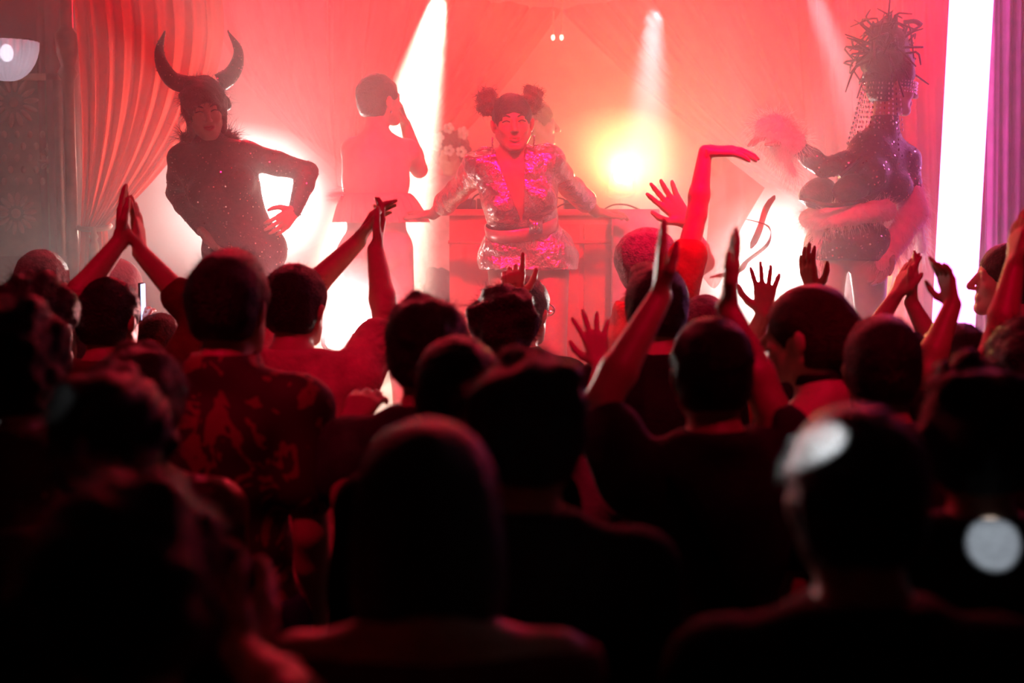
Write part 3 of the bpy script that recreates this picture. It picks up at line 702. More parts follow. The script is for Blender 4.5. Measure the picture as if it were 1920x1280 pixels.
for t_ in np.linspace(0, 1, 8):
    rad = .145 + .055 * t_ ** .8; zz = -.13 * t_ ** 1.2
    f_ = 1 + (.055 * t_) * np.sin(wr_ * 26)
    c_ = P(706, 362, D) ; rings.append(np.stack([c_[0] + .02 * t_ + rad * f_ * np.cos(wr_) * 1.05, D + rad * f_ * np.sin(wr_) * .9, np.full(104, c_[2] + zz)], 1))
MB().loft(rings, False).build('peplum_skirt', sheer('pink_taffeta', (.8, .25, .28), .95, .3), ob, base)
g = np.random.default_rng(4); f0 = P(668, 366, D - .02); n = 150
ft = strands(np.repeat(f0[None], n, 0) + g.normal(size=(n, 3)) * .012, np.array([-1., 0, .05]) + g.normal(size=(n, 3)) * [.05, .25, .13], .15 * g.uniform(.7, 1, n), .0022, .1, .05, 3, g)
link_mesh('feather_tail', ft[0], [ft[1]], M_FUR, ob, base)
for x in (-1, 1): MB().ell(J['head'] + J['Rh'] @ np.array([x * .083, -.005, -.058]), (.006, .006, .010), n=8, m=5).build('earring', M_GEM, ob, base)

# --- performer in crinkled silver wrap dress, leaning back on the booth
D = 6.0
base = P(1000, 500, D); base[2] = STAGE
hr = rotz(math.radians(180 + 4)) @ rotx(math.radians(-2)) @ roty(math.radians(3))
J = performer(base, 1.0, math.radians(180), dict(pel=(990, 470, D + .02), neck=(962, 298, D - .10), head=(961, 230, D - .12), sh_r=(902, 312, D - .08), sh_l=(1026, 306, D - .06),
    el_r=(858, 358, D + .16), wr_r=(812, 402, D + .30), el_l=(1072, 352, D + .16), wr_l=(1118, 398, D + .30)), hr,
    dict(r=dict(tip=(776, 398, D + .36), curl=.25, n=(0, 0, -1)), l=dict(tip=(1152, 398, D + .36), curl=.25, n=(0, 0, -1))))
legs_to(J, D, (base[0] + .10, D - .05), (base[0] - .08, D - .10), heel=.06)
ob, pr, M = make_person(J, base, 'performer in crinkled silver wrap minidress with two hair puffs, leaning back on the booth', 2, .5, 'crop', 'black', None, None, 'lr', .0060, .012, 4, bust=1)
face_paint(J, ob, base); heels(J, ob, base, M_SEQ)
Rt = frame(J['neck'] - J['pel'], J['sh_r'] - J['sh_l']); pel = J['pel']
q = sub(pr, ['torso', 'uarm'])
for n in 'lr':
    E, W = J['el_' + n], J['wr_' + n]; q.append(rc(E, E * .45 + W * .55, .042, .040, .015)); H, K = J['hip_' + n], J['kn_' + n]; q.append(rc(H, H * .50 + K * .50, .112, .112, .07)); 
    q.append(rc(J['sh_' + n] + [0, 0, .01], J['sh_' + n] * .7 + J['el_' + n] * .3, .062, .056, .02))
hemz = P(990, 505, D)[2]; nk = J['neck']
def vcut(X, Y, Z):
    a, b, c = X - pel[0], Y - pel[1], Z - pel[2]
    lx = a * Rt[0, 0] + b * Rt[1, 0] + c * Rt[2, 0]; ly = a * Rt[0, 1] + b * Rt[1, 1] + c * Rt[2, 1]; lz = a * Rt[0, 2] + b * Rt[1, 2] + c * Rt[2, 2]
    return -np.maximum(np.abs(lx - .01) - (lz - .16) * .20, .0 - ly)
dr = solid(q, .0075, off=.010, noise=(.0055, 55, 8, (.35, .35, 1.5)), cuts=[vcut, lambda X, Y, Z: hemz - Z, lambda X, Y, Z: (X - nk[0]) * Rt[0, 2] + (Y - nk[1]) * Rt[1, 2] + (Z - nk[2]) * Rt[2, 2] - .045])
link_mesh('silver_dress', dr[0], [dr[1]], M_SILVER, ob, base)
wc = P(978, 424, D - .02); Rb = frame(J['neck'] - J['pel'], J['sh_r'] - J['sh_l'])
bl = MB(); a_ = np.linspace(0, 2 * math.pi, 41)[:-1]; rings = []
for zz, e in ((-.028, .0), (-.024, .008), (.024, .008), (.028, 0)): rings.append(wc + (np.stack([(.147 + e) * np.cos(a_), (.122 + e) * np.sin(a_), np.full(40, zz)], 1)) @ Rb.T)
bl.loft(rings, False); belt = bl.build('belt', mat('satin_belt', (.5, .30, .28), .3, .6, .2), ob, base)
MB().box(wc + [.03, -.142, -.03], wc + [.085, -.126, .03]).build('buckle', M_GEM, belt, base)
fv = lambda x, y: P(x, y, D - .12)
for (x, y) in ((913, 190), (997, 188)):
    c = P(x, y, D - .10); pf = solid([el(c, (.044, .044, .044)), el(c + [0, 0, .03], (.03, .03, .03)), el(c + [0, .0, -.03], (.03, .03, .03))], .007, noise=(.012, 90, int(x)))
    N = vnormals(*pf); i = RNG.choice(len(N), 320); pf = join(pf, strands(pf[0][i], N[i] + RNG.normal(size=(320, 3)) * .5, .035 * RNG.uniform(.4, 1.2, 320), .0014, .2, .8, 3))
    link_mesh('hair_puff', pf[0], [pf[1]], HAIRM['auburn'], ob, base)
for x in (-1, 1):
    e0 = J['head'] + J['Rh'] @ np.array([x * .086, .0, -.05]); m = MB()
    for i in range(6): m.ell(e0 - [0, 0, .012 + .014 * i], (.0055, .0055, .0075), n=7, m=4)
    m.build('drop_earring', M_GEM, ob, base)
for n in 'lr':   # beaded shoulder seams, fur-topped boots
    S = J['sh_' + n]; m = MB(); c = bez([J['neck'] * .35 + S * .65 + [0, 0, .062], S + [0, 0, .072], S * .75 + J['el_' + n] * .25 + [(-.01 if n == 'r' else .01), -.0, .060]], 14)
    for p in c: m.ell(p, (.008, .008, .008), n=7, m=5)
    m.build('shoulder_beads', M_GEM, ob, base)
    K, A = J['kn_' + n], J['an_' + n]; k2 = K * .70 + A * .30
    fur_on('fur_boot', ob, base, [rc(k2, A, .075, .07, .02), rc(A, A + [0, -.12, -.05], .06, .05, .02)], 380, .035, M_FUR2, .5, 9)

# --- dancer with dreadlocks, sequins and white fur at the right
D = 6.3
base = P(1590, 460, D); base[2] = STAGE
hr = rotz(math.radians(-82)) @ rotx(math.radians(-6))
J = performer(base, 1.02, math.radians(150), dict(pel=(1590, 448, D), neck=(1662, 258, D + .02), head=(1672, 162, D + .02), sh_r=(1622, 300, D - .06), sh_l=(1700, 300, D + .06),
    el_r=(1545, 314, D - .12), wr_r=(1474, 262, D - .14), el_l=(1712, 398, D + .02), wr_l=(1668, 474, D - .10)), hr,
    dict(r=dict(tip=(1404, 252, D - .16), curl=.35, n=(0, .2, -1)), l=dict(tip=(1650, 520, D - .12), curl=.3)))
legs_to(J, D, (base[0] + .18, D + .06), (base[0] - .06, D - .05), heel=.14)
ob, pr, M = make_person(J, base, 'tall dancer with piled dreadlocks, sequins and white fur, reaching one arm out', 2, .6, 'crop', 'black', None, None, 'rl', .0060, .012, 5, bust=1)
top = solid(sub(pr, ['torso', 'neck', 'uarm', 'farm_r']), .0085, off=.006, noise=(.002, 80, 4), cuts=[lambda X, Y, Z, z=P(1590, 392, D)[2]: z - Z, lambda X, Y, Z, z=P(1660, 215, D)[2]: Z - z])
link_mesh('sequin_top', top[0], [top[1]], M_SEQ, ob, base); scatter(ob, base, top, 700, .0050, M_GLINT, 'sequins', jit=.4)
for (x, y, dd, r) in ((1515, 362, -.12, .070), (1578, 354, -.16, .066)):
    c = P(x, y, D + dd); cu = MB().lathe([(.004, .105), (.016, .100), (.040, .072), (.060, .035), (r, 0), (r, -.03), (r * .8, -.06)], R=np.stack([[0, 0, 1.], unit(np.cross([-.75, -.5, -.1], [0, 0, 1.])), unit([-.75, -.5, -.1])], 1), c=c + [.05, .04, 0], n=20)
    cu.build('bra_cup', M_SEQ, ob, base)
MB().tube(bez([P(1500, 372, D - .13), P(1560, 385, D - .19), P(1630, 370, D - .12), P(1680, 330, D + .0)], 16), .010, 8).tube(bez([P(1575, 330, D - .15), P(1610, 300, D - .14), P(1640, 262, D - .03)], 10), .008, 8).build('harness', M_SEQ, ob, base)
sh = solid(sub(pr, ['torso'])[:1] + [p for p in sub(pr, ['torso']) if p[0] == 'el'][-2:] + [rc(J['hip_' + n], J['hip_' + n] * .82 + J['kn_' + n] * .18, .098, .096, .04) for n in 'lr'], .0085, off=.007, noise=(.002, 70, 2), cuts=[lambda X, Y, Z, z=P(1590, 487, D)[2]: z - Z])
link_mesh('sequin_shorts', sh[0], [sh[1]], M_SEQ, ob, base); scatter(ob, base, sh, 320, .0055, M_GEM, 'shorts_sequins', jit=.4)
c = P(1590, 402, D); ringp = [c + np.array([.165 * math.cos(a), .125 * math.sin(a), .02 * math.cos(a)]) for a in np.linspace(0, 2 * math.pi, 13)]
fur_on('fur_belt', ob, base, [rc(ringp[i], ringp[i + 1], .045, .045, .02) for i in range(12)], 900, .060, M_FUR, .9, 21)
fur_on('fur_hip_tail', ob, base, [rc(P(1540, 405, D - .02), P(1530, 495, D - .02), .035, .022, .02)], 420, .085, M_FUR, 1.4, 22, direction=(-.5, 0, -.6))
fur_on('fur_cuff', ob, base, [rc(P(1488, 268, D - .14), P(1452, 244, D - .15), .055, .068, .02), rc(P(1455, 246, D - .15), P(1430, 240, D - .15), .062, .035, .02)], 800, .065, M_FUR, .9, 23, direction=(-.3, 0, -.1))
fur_on('fur_cuff_tail', ob, base, [rc(P(1462, 272, D - .14), P(1488, 326, D - .14), .034, .014, .02)], 320, .075, M_FUR, 1.4, 24, direction=(0, 0, -.6))
fur_on('fur_sleeve', ob, base, [rc(J['el_l'] * .4 + J['sh_l'] * .6, J['el_l'], .055, .062, .03), rc(J['el_l'], P(1656, 490, D - .10), .064, .050, .03)], 900, .06, M_FUR2, 1.3, 25, direction=(0, 0, -.7))
fur_on('fur_sleeve_tail', ob, base, [rc(P(1716, 360, D + .08), P(1728, 470, D + .08), .028, .020, .02)], 350, .08, M_FUR, 1.4, 26, direction=(.1, 0, -.8))
g = np.random.default_rng(8); m = MB(); hc_ = J['head']
pile = solid([el(P(1664, 118, D + .02), (.115, .10, .085)), el(P(1668, 80, D + .02), (.085, .08, .075)), el(P(1690, 140, D + .02), (.06, .08, .05)), el(P(1655, 60, D + .02), (.06, .06, .05))], .009, noise=(.012, 60, 5))
hp = link_mesh('dreadlock_pile', pile[0], [pile[1]], HAIRM['black'], ob, base)
for i in range(84):
    v = unit(g.normal(size=3) + [-.55, -.2, .35]); p0 = P(1664, 95, D + .02) + v * [.085, .085, .10]
    L = g.uniform(.06, .13); p1 = p0 + v * L * .55 + g.normal(size=3) * .02; p2 = p0 + (v * .55 + g.normal(size=3) * .55) * L + [-.015, 0, -.03]
    MB().tube(bez([p0 - v * .04, p0, p1, p2], 9), [.006, .0065, .0068, .0065, .006, .0055, .005, .0045, .003], 6).build('dreadlock', HAIRM['black'], hp, base)
MB().tube(bez([P(1694, 42, D + .05), P(1715, 40, D + .05), P(1728, 48, D + .05)], 8), .012, 6).build('dreadlock', HAIRM['black'], hp, base)
bm_ = MB(); Rh = J['Rh']; hw = lambda x, y, z: J['head'] + Rh @ np.array([x, y, z])
for r_ in range(4):   # beaded visor across the brow and cheeks
    for i in range(22):
        a = math.pi * (i / 21.0) ; bm_.ell(hw(.086 * math.cos(a), .010 + .100 * math.sin(a), .022 - .014 * r_), (.0045, .0045, .0045), n=6, m=4)
bm_.build('beaded_visor', M_GEM, ob, base)
for i in range(26):   # strings of beads falling behind the neck
    a = math.pi + math.pi * i / 25; p0 = hw(.088 * math.cos(a), -.01 + .10 * math.sin(a), -.0)
    L = g.uniform(.16, .34); out = unit(Rh @ np.array([math.cos(a), math.sin(a), 0])); m = MB()
    for k in range(int(L / .022)): m.ell(p0 + out * (.015 + .25 * k * .022 ) - [0, 0, .022 * k], (.0036, .0036, .0065), n=6, m=4)
    m.build('bead_string', M_GEM if i % 3 else M_SEQ, ob, base)
for n in 'lr': fur_on('fur_boot', ob, base, [rc(J['kn_' + n] * .8 + J['an_' + n] * .2, J['an_' + n], .07, .075, .02)], 320, .05, M_FUR2, 1.0, 28)
for n in 'lr':
    A_ = J['an_' + n]; f = J['R'] @ np.array([0, 1., 0]); M_ = solid([rc(A_ - f * .03 + [0, 0, -.03], A_ + f * .17 + [0, 0, -.07], .045, .036, .02), rc(A_ + [0, 0, -.05], np.array([A_[0], A_[1], STAGE + .06]), .05, .055, .02), rc(np.array([A_[0], A_[1], STAGE + .045]), np.array([A_[0], A_[1], STAGE + .045]) + f * .16, .045, .045, .02)], .012, cuts=[lambda X, Y, Z: STAGE - Z]); link_mesh('platform_boot', M_[0], [M_[1]], M_SEQ, ob, base)

# --- two people behind the booth
D = 7.45
ob, J, base, pr, M = crowd('bare shouldered person behind the booth, profile turned right, past the hair puff', 1006, 184, D, -78, 'crop', 'black', 1, None, None, (0, 0, -8), .1, .02, 31, .008, face=True, trousers='black', base_z=STAGE)
ob, J, base, pr, M = crowd('hazy person with big curly flowered hair behind the booth', 846, 240, D + .25, 170, 'curly', 'copper', 0, ('pink', 'long'), None, (0, 0, 0), .5, .03, 32, .008, face=True, base_z=STAGE, H=1.62)
fl = MB(); g = np.random.default_rng(6)
for i in range(9):
    v = unit(g.normal(size=3) * [1, .3, .6] + [0, -.9, .5]); c = J['head'] + [0, 0, .03] + v * [.105, .12, .12]
    m = MB()
    for k in range(5): a = k * 1.2566; m.ell(c + np.array([.018 * math.cos(a), -.006, .018 * math.sin(a)]), (.014, .007, .014), n=8, m=4)
    m.build('flower', M_FUR, ob, base)

# --- DJ booth and what stands on it
D = 6.62
bx = P(1010, 392, D); bt = bx[2]; x0, x1 = P(842, 392, D)[0], P(1216, 392, D)[0]
bo = empty('booth', ((x0 + x1) / 2, D + .3, STAGE), 'red lit booth with panelled front behind the silver dress performer', 'booth'); o0 = np.array(bo.location)
M_BOOTH = mat('booth_red_lacquer', (.55, .05, .06), .45, 0, .15, 6)
MB().box((x0, D + .02, STAGE), (x1, D + .48, bt - .03)).build('carcass', M_BOOTH, bo, o0, False)
MB().box((x0 - .015, D - .01, bt - .03), (x1 + .015, D + .50, bt)).build('counter_top', M_BOOTH, bo, o0, False)
for i in range(3):
    w = (x1 - x0) / 3; MB().box((x0 + i * w + .012, D, STAGE + .06), (x0 + (i + 1) * w - .012, D + .03, bt - .07)).build('panel', M_BOOTH, bo, o0, False)
MB().box((x0 - .005, D - .006, bt - .16), (x1 + .005, D + .02, bt - .145)).build('front_rail', M_BOOTH, bo, o0, False)
mx = empty('mixer', (bx[0] - .12, D + .3, bt), 'low dark mixer console on the booth top', 'mixer'); o0 = np.array(mx.location)
MB().box(o0 + [-.17, -.15, 0], o0 + [.17, .15, .05]).build('case', M_DARK, mx, o0, False)
for i in range(4):
    for k in range(3): MB().lathe([(.010, 0), (.010, .014), (.006, .016)], c=o0 + [-.12 + .08 * i, .09 - .05 * k, .05], n=10).build('knob', M_CHROME, mx, o0)
for i in range(4): MB().box(o0 + [-.13 + .08 * i, -.11, .05], o0 + [-.11 + .08 * i, -.08, .066]).build('fader', M_CHROME, mx, o0, False)
for cx_, nm in ((bx[0] - .37, 'small dark player at the booth end near the feather tail'), (bx[0] + .20, 'small dark player beside the mixer console')):
    t = empty('media_player', (cx_, D + .3, bt), nm, 'player'); o1 = np.array(t.location)
    MB().box(o1 + [-.07, -.15, 0], o1 + [.07, .15, .045]).build('case', M_DARK, t, o1, False)
    MB().lathe([(.058, 0), (.058, .012), (.050, .014), (.004, .014)], c=o1 + [0, -.02, .045], n=24).build('jog_wheel', M_CHROME, t, o1)
eq = P(1180, 392, D - .03); t = empty('speaker', (eq[0], D + .12, STAGE), 'pale pink lit tall speaker box closing the booth end', 'speaker'); o1 = np.array(t.location)
sx0, sx1 = P(1146, 400, D)[0], P(1230, 400, D)[0]
M_PALE = mat('pale_box', (.5, .38, .38), .6, 0, .15)
MB().box((sx0, D - .16, STAGE), (sx1, D - .015, bt)).build('cabinet', M_PALE, t, o1, False)
for zz, r in ((bt - .22, .075), (bt - .5, .085)):
    MB().lathe([(r, 0), (r, .012), (r * .85, .015), (r * .5, -.02), (.02, -.03), (.02, -.02)], R=rotx(math.pi / 2), c=((sx0 + sx1) / 2, D - .165, zz), n=24).build('driver_cone', M_DARK, t, o1)
for k, pts in enumerate((((880, 392), (890, 368), (915, 362), (925, 392)), ((1040, 392), (1060, 382), (1100, 384), (1130, 392)), ((1130, 394), (1150, 384), (1175, 384), (1200, 393)), ((1018, 392), (1030, 372), (1058, 374), (1066, 392)))):
    ob = MB().tube(bez([P(x, y, D + .05 + .04 * k) for x, y in pts], 20), .0045, 6).build('cable', M_DARK, None, P(*pts[0], D + .05))
    tag(ob, ['looped black cable standing up on the booth left of the silver dress', 'low black cable arching over the booth beside the right hand', 'thin black cable arching over the pale speaker box', 'small black cable loop behind the silver dress elbow'][k], 'cable')

# --- light fixtures
M_LENS = {}
def par(name, pos, aim, col, strength, label, stand=True, r=.085, cat='stage light'):
    d = unit(np.asarray(aim, float) - pos); R = frame(d, np.cross(d, [0, 0, 1.])); t = empty(name, pos, label, cat)
    MB().lathe([(r * .55, -.20), (r * .75, -.19), (r * .95, -.12), (r, -.02), (r * 1.06, 0), (r * 1.06, .012), (r * .93, .012), (r * .9, -.03)], R=R, c=pos, n=26).build('can', M_DARK, t, pos)
    MB().lathe([(r * .9, -.006), (r * .6, .004), (.002, .008)], R=R, c=pos, n=26).build('lens', emitter(name + '_lens', col, strength), t, pos)
    s_ = R[:, 0] * (r + .025)
    top_ = pos + np.array([0, 0, -(r + .06) if stand else (r + .08)])
    MB().tube(bez([pos - d * .08 + s_, top_ + s_ * .9, top_ - s_ * .9, pos - d * .08 - s_], 16), .009, 6).build('yoke', M_DARK, t, pos)
    if stand:
        f = np.array([pos[0], pos[1], STAGE])
        MB().tube([top_, f + [0, 0, .1]], .014, 8).build('pole', M_DARK, t, pos)
        for k in range(3):
            a = k * 2.094 + .4; MB().tube([f + [0, 0, .28], f + [.24 * math.cos(a), .24 * math.sin(a), .012]], .010, 6).build('leg', M_DARK, t, pos)
    else:
        MB().tube([top_, np.array([pos[0], pos[1], 4.3])], .012, 8).build('hanger', M_DARK, t, pos)
    return t
par('stage_blinder', FIX['blinder_a'][0], (-.6, 0, 2.3), (1, .95, .9), 60, 'blinding white stage light on a stand behind the horned dancer')
par('stage_blinder', FIX['blinder_b'][0], (-.3, 0, 1.9), (1, .85, .85), 90, 'blinding white stage light low between the clapping arms', r=.085)
par('stage_blinder', FIX['blinder_c'][0], (.6, 0, 2.1), (1, .95, .9), 60, 'blinding white stage light behind the raised hands beside the fur dancer')
par('warm_lamp', FIX['warm'][0], (.3, 2, 2), (1, .75, .3), 3, 'amber stage light glowing in the smoke behind the booth', r=.05)
LBL = dict(beam_a='hanging spotlight throwing a white shaft through the pleated swag', beam_b='hanging spotlight throwing the pink shaft above the veiled arm', beam_c='hanging spotlight throwing a red shaft towards the dreadlocks',
  wash_a='overhead red wash light above the horned dancer', wash_b='overhead red wash light above the booth', wash_c='overhead red wash light above the fur dancer',
  bg_fill_a='added red fill spotlight high over the horned dancer turned to the drapes', bg_fill_b='added red fill spotlight high over the booth turned to the drapes', bg_fill_c='added red fill spotlight high over the fur dancer turned to the drapes',
  bg_fill_d='added amber fill spotlight high over mid stage turned to the back wall',
  rim_a='red light on the ceiling bar over the left curtain', rim_b='red light on the ceiling bar over mid stage', rim_c='red light on the ceiling bar near the light tube')
for k, (a, b, c, pw, dg) in TOP.items(): par('hanging_spotlight', np.array(a), b, c, 25 if k.startswith('beam') else 8, LBL[k], False, .07)
for k, (a, b, pw, dg) in FRONT.items(): par('hanging_spotlight', np.array(a), b, (1, .02, .05), 8, {'front_a': 'red spotlight hung over the crowd aimed at the silver dress', 'front_b': 'red spotlight hung over the crowd aimed at the booth', 'front_c': 'red spotlight hung over the crowd aimed at the fur dancer', 'house_a': 'dim red lamp hung over the left half of the crowd', 'house_b': 'dim red lamp hung over the right half of the crowd'}[k], False, .07)
# tall LED tube
a, b = P(1838, -300, 6.48), P(1786, 640, 6.48)
b[2] = max(b[2], STAGE + .3); lt = empty('light_tube', (b[0], b[1], STAGE), 'tall glowing white and magenta light tube standing near the stage edge', 'light'); o1 = np.array(lt.location)
dirv = unit(a - b); foot = b - dirv * ((b[2] - STAGE) / dirv[2])
MB().tube([foot + dirv * .12, a], .095, 24).build('glowing_tube', emitter('tube_glow', (1.0, .24, .80), 6), lt, o1)
MB().lathe([(.17, 0), (.17, .03), (.11, .05), (.105, .13), (.09, .13)], c=(foot[0], foot[1], STAGE), n=24).build('base_plate', M_DARK, lt, o1)
MB().tube([a, a + dirv * .05], .102, 24).build('end_cap', M_DARK, lt, o1)
# shell wall lamp on the left
wc_ = P(12, 78, 6.45); wl = empty('wall_lamp', (wc_[0], 6.75, wc_[2]), 'fluted white half bowl wall lamp above the carved screen', 'lamp'); o1 = np.array(wl.location)
rings = []; aa = np.linspace(0, 2 * math.pi, 97)[:-1]
for f in np.linspace(0, 1, 9): 
    r = .135 * math.cos(f * math.pi / 2 * .97); rings.append(np.stack([wc_[0] + r * np.cos(aa) * (1 + .05 * np.cos(aa * 24)), wc_[1] + r * np.sin(aa) * (1 + .05 * np.cos(aa * 24)), np.full(96, wc_[2] - .175 * math.sin(f * math.pi / 2))], 1))
MB().loft(rings, False).build('bowl', sheer('frosted_glass', (.85, .8, .85), .92, .6), wl, o1)
MB().ell(wc_ + [0, 0, -.05], (.03, .03, .04)).build('bulb', emitter('lamp_bulb', (.85, .85, 1.0), 12), wl, o1)
MB().tube([wc_ + [0, .11, .0], [wc_[0], 6.75, wc_[2]]], .014, 8).lathe([(.05, 0), (.05, .02), (.03, .03)], R=rotx(math.pi / 2), c=(wc_[0], 6.75, wc_[2]), n=18).build('bracket', M_DARK, wl, o1)
# gold draped cloth beside the dancer's leg
gd = P(1685, 520, 6.9); g0 = MB(); rings = []
aa = np.linspace(0, 2 * math.pi, 49)[:-1]
for py, r in ((452, .015), (456, .035), (468, .045), (482, .035), (490, .05), (510, .075), (560, .10), (640, .12), (760, .14), (866, .15)):
    c = P(1683 - (py - 452) * .03, py, 6.9); rings.append(np.stack([c[0] + r * np.cos(aa) * (1 + .10 * np.cos(9 * aa)), c[1] + r * np.sin(aa) * (1 + .10 * np.cos(9 * aa)), np.full(48, max(c[2], STAGE))], 1))
tag(g0.loft(rings).build('draped_stand', M_GOLD, None, (gd[0], gd[1], STAGE)), 'golden cloth draped over a slim stand behind the fur dancer leg', 'drapery')

# ------------------------------------------------------------------ veiled dancer at the foot of the stage
D = 4.95
ob, J, base, pr, M = crowd('person in red at the stage foot raising one long arm that trails a sheer veil', 1222, 418, D, -70, 'crop', 'grey', 0, ('red', 'short'),
    dict(r=((1306, 404, D - .10), (1322, 284, D - .06), (1378, 283, D - .06), dict(palm=(0, .3, -1), curl=.22, spread=.2, thumb=.5)),
         l=((1322, 492, D + .26), (1288, 416, D + .20), (1246, 366, D + .20), dict(palm=(.2, -1, .1), curl=.15, spread=.25))), (16, 0, 0), .4, .03, 41, .007, face=True, arm=.84)
J['sh_l']
vp = [[(1322, 280), (1330, 360), (1326, 440), (1318, 520)], [(1348, 286), (1360, 370), (1352, 450), (1336, 540)], [(1390, 318), (1392, 388), (1370, 456), (1350, 530)], [(1434, 352), (1410, 392), (1384, 440), (1362, 500)]]
rows = [bez([P(x, y, D - .10 + .05 * math.sin(i * 1.7 + j)) for j, (x, y) in enumerate(r)], 24) for i, r in enumerate(vp)]
G = np.array([bez([rows[i][k] for i in range(4)], 24) for k in range(24)]); idx = np.arange(576).reshape(24, 24)
q = np.stack([idx[:-1, :-1], idx[:-1, 1:], idx[1:, 1:], idx[1:, :-1]], -1).reshape(-1, 4)
M_VEIL = sheer('peach_veil', (.85, .42, .34), .62, .6)
tag(link_mesh('veil', G.reshape(-1, 3), [q], M_VEIL, None, P(1322, 280, D - .1)), 'sheer peach veil hanging from the long raised arm', 'veil')
def ribbon(label, pts, w, Y):
    c = bez([P(x, y, Y + .04 * math.sin(i * 2)) for i, (x, y) in enumerate(pts)], 40)
    m = MB().tube(c, np.interp(np.linspace(0, 1, 40), [0, .1, .9, 1], [.3 * w, w, w, .3 * w]), 8, True, .12)
    tag(m.build('ribbon', M_VEIL2, None, c[0]), label, 'ribbon')
M_VEIL2 = sheer('dusty_ribbon', (.55, .25, .22), .75, .4)
ribbon('dark pink curling ribbon flying right of the veil', [(1452, 366), (1436, 392), (1424, 430), (1408, 466)], .016, D + .1)
ribbon('pale ribbon looping under the veil towards the raised hand', [(1388, 408), (1440, 424), (1440, 456), (1400, 490), (1385, 508), (1330, 520)], .012, D)

# ------------------------------------------------------------------ crowd
crowd('person with smooth pale round cap near the carved screen', 80, 462, 4.86, -10, 'crop', 'grey', 3, ('charcoal', 'short'), None, (0, 0, 0), 0, .03, 51)
ob, J, base, pr, M = crowd('person in pale hood and lace ruffle behind the clapping hands', 216, 478, 5.14, -50, 'crop', 'grey', 3, ('white', 'long'), None, (0, 0, 0), .5, .03, 52)
m = MB(); rc_ = J['neck'] + [0, 0, .03]
aa = np.linspace(0, 2 * math.pi, 121)[:-1]
m.loft([np.stack([rc_[0] + r * np.cos(aa), rc_[1] + r * np.sin(aa), rc_[2] + z + zz * np.sin(aa * 14)], 1) for r, z, zz in ((.075, 0, 0), (.11, .02, .012), (.15, .03, .022))], False); m.build('lace_ruffle', sheer('lace', (.8, .75, .72), .9, .4), ob, base)
hd = solid([el(J['head'] + J['Rh'] @ np.array([0, -.018, .026]), (.094, .115, .102), J['Rh']), rc(J['head'] + J['Rh'] @ np.array([0, -.05, -.03]), J['neck'] + [0, -.02, 0], .075, .07, .04)], .009, cuts=[lambda X, Y, Z, e=el(J['head'] + J['Rh'] @ np.array([0, .12, -.04]), (.07, .09, .10), J['Rh']): -pdist(e, X, Y, Z)]); link_mesh('hood', hd[0], [hd[1]], CL['white'], ob, base)

crowd('dark haired man with lit ear in a creased jacket at far left', 72, 510, 3.75, -22, 'messy', 'black', 0, ('maroon', 'long', .07), None, (0, 0, -8), 0, .04, 53)
crowd('short haired person clapping hands high overhead at left', 205, 515, 4.2, -12, 'short', 'black', 0, ('maroon', 'half'),
    dict(l=((118, 590, 4.12), (226, 452, 4.25), (232, 356, 4.32), dict(palm=(1, .1, 0), curl=.06, spread=.06, thumb=.5)),
         r=((384, 606, 4.30), (264, 474, 4.28), (252, 364, 4.34), dict(palm=(-1, .1, 0), curl=.04, spread=.12, thumb=.6))), (0, 0, -10), 0, .04, 54)
ob, J, base, pr, M = crowd('short auburn haired person low behind the clapper, holding up a phone', 300, 584, 4.64, 5, 'short', 'auburn', 0, ('rust', 'short'),
    dict(l=((232, 790, 4.70), (258, 640, 4.84), (263, 580, 4.88), dict(palm=(.2, 1, 0), curl=.5, spread=.1))), (0, 0, 0), 0, .03, 55)
ph = P(266, 568, 4.88); t = empty('smartphone', ph, 'phone with glowing bluish edge held up beside the short haired clapper', 'phone')
MB().box(ph + [-.004, -.03, -.07], ph + [.004, .03, .07]).build('case', M_DARK, t, ph, False); MB().box(ph + [.004, -.028, -.066], ph + [.0055, .028, .066]).build('screen', emitter('phone_screen', (.5, .6, 1), 2.5), t, ph, False)

M_PRINT = print_cloth('printed_shirt', (.05, .015, .018), (.26, .07, .07), 9)
ob, J, base, pr, M = crowd('tall man with swept up dark hair in a dark printed collared shirt', 432, 468, 3.42, -14, 'pomp', 'black', 0, (M_PRINT, 'short', .06), None, (0, -2, -6), 0, .03, 56, .008, trousers='denim')
nk = J['neck'] + [0, 0, .03]; aa = np.linspace(.4, 2 * math.pi - .4, 50) + math.pi / 2 + math.radians(-14)
MB().loft([np.stack([nk[0] + r * np.cos(aa), nk[1] + .9 * r * np.sin(aa), np.full(50, nk[2] + z)], 1) for r, z in ((.070, -.02), (.072, .028), (.082, .030), (.098, -.012), (.094, -.016))], False, False).build('collar', M_PRINT, ob, base)
crowd('dark haired person against the white glare, clapping up beside the bare backed dancer', 556, 490, 4.2, -16, 'short', 'black', 0, ('pink', 'short'),
    dict(l=((548, 575, 4.46), (672, 452, 4.54), (716, 384, 4.56), dict(palm=(.8, -.2, -.5), curl=.25, spread=.12, thumb=.6)),
         r=((724, 604, 4.34), (704, 468, 4.48), (718, 400, 4.55), dict(palm=(-1, -.2, .2), curl=.22, spread=.14, thumb=.6))), (0, 0, -6), 0, .03, 57)
crowd('person with tall dark hair dulled grey by the glare, behind the cropped head', 798, 556, 3.3, 4, 'messy', 'black', 0, ('charcoal', 'short'),
    dict(l=((655, 940, 3.06), (648, 806, 3.30), (690, 738, 3.36), dict(palm=(.2, 1, -.2), curl=.5, spread=.1))), (0, 0, 4), 0, .04, 58)
crowd('cropped round dark head just in front of the grey glared one', 856, 622, 2.78, 10, 'short', 'black', 0, ('black', 'short'), None, (4, 0, 4), 0, .04, 59)
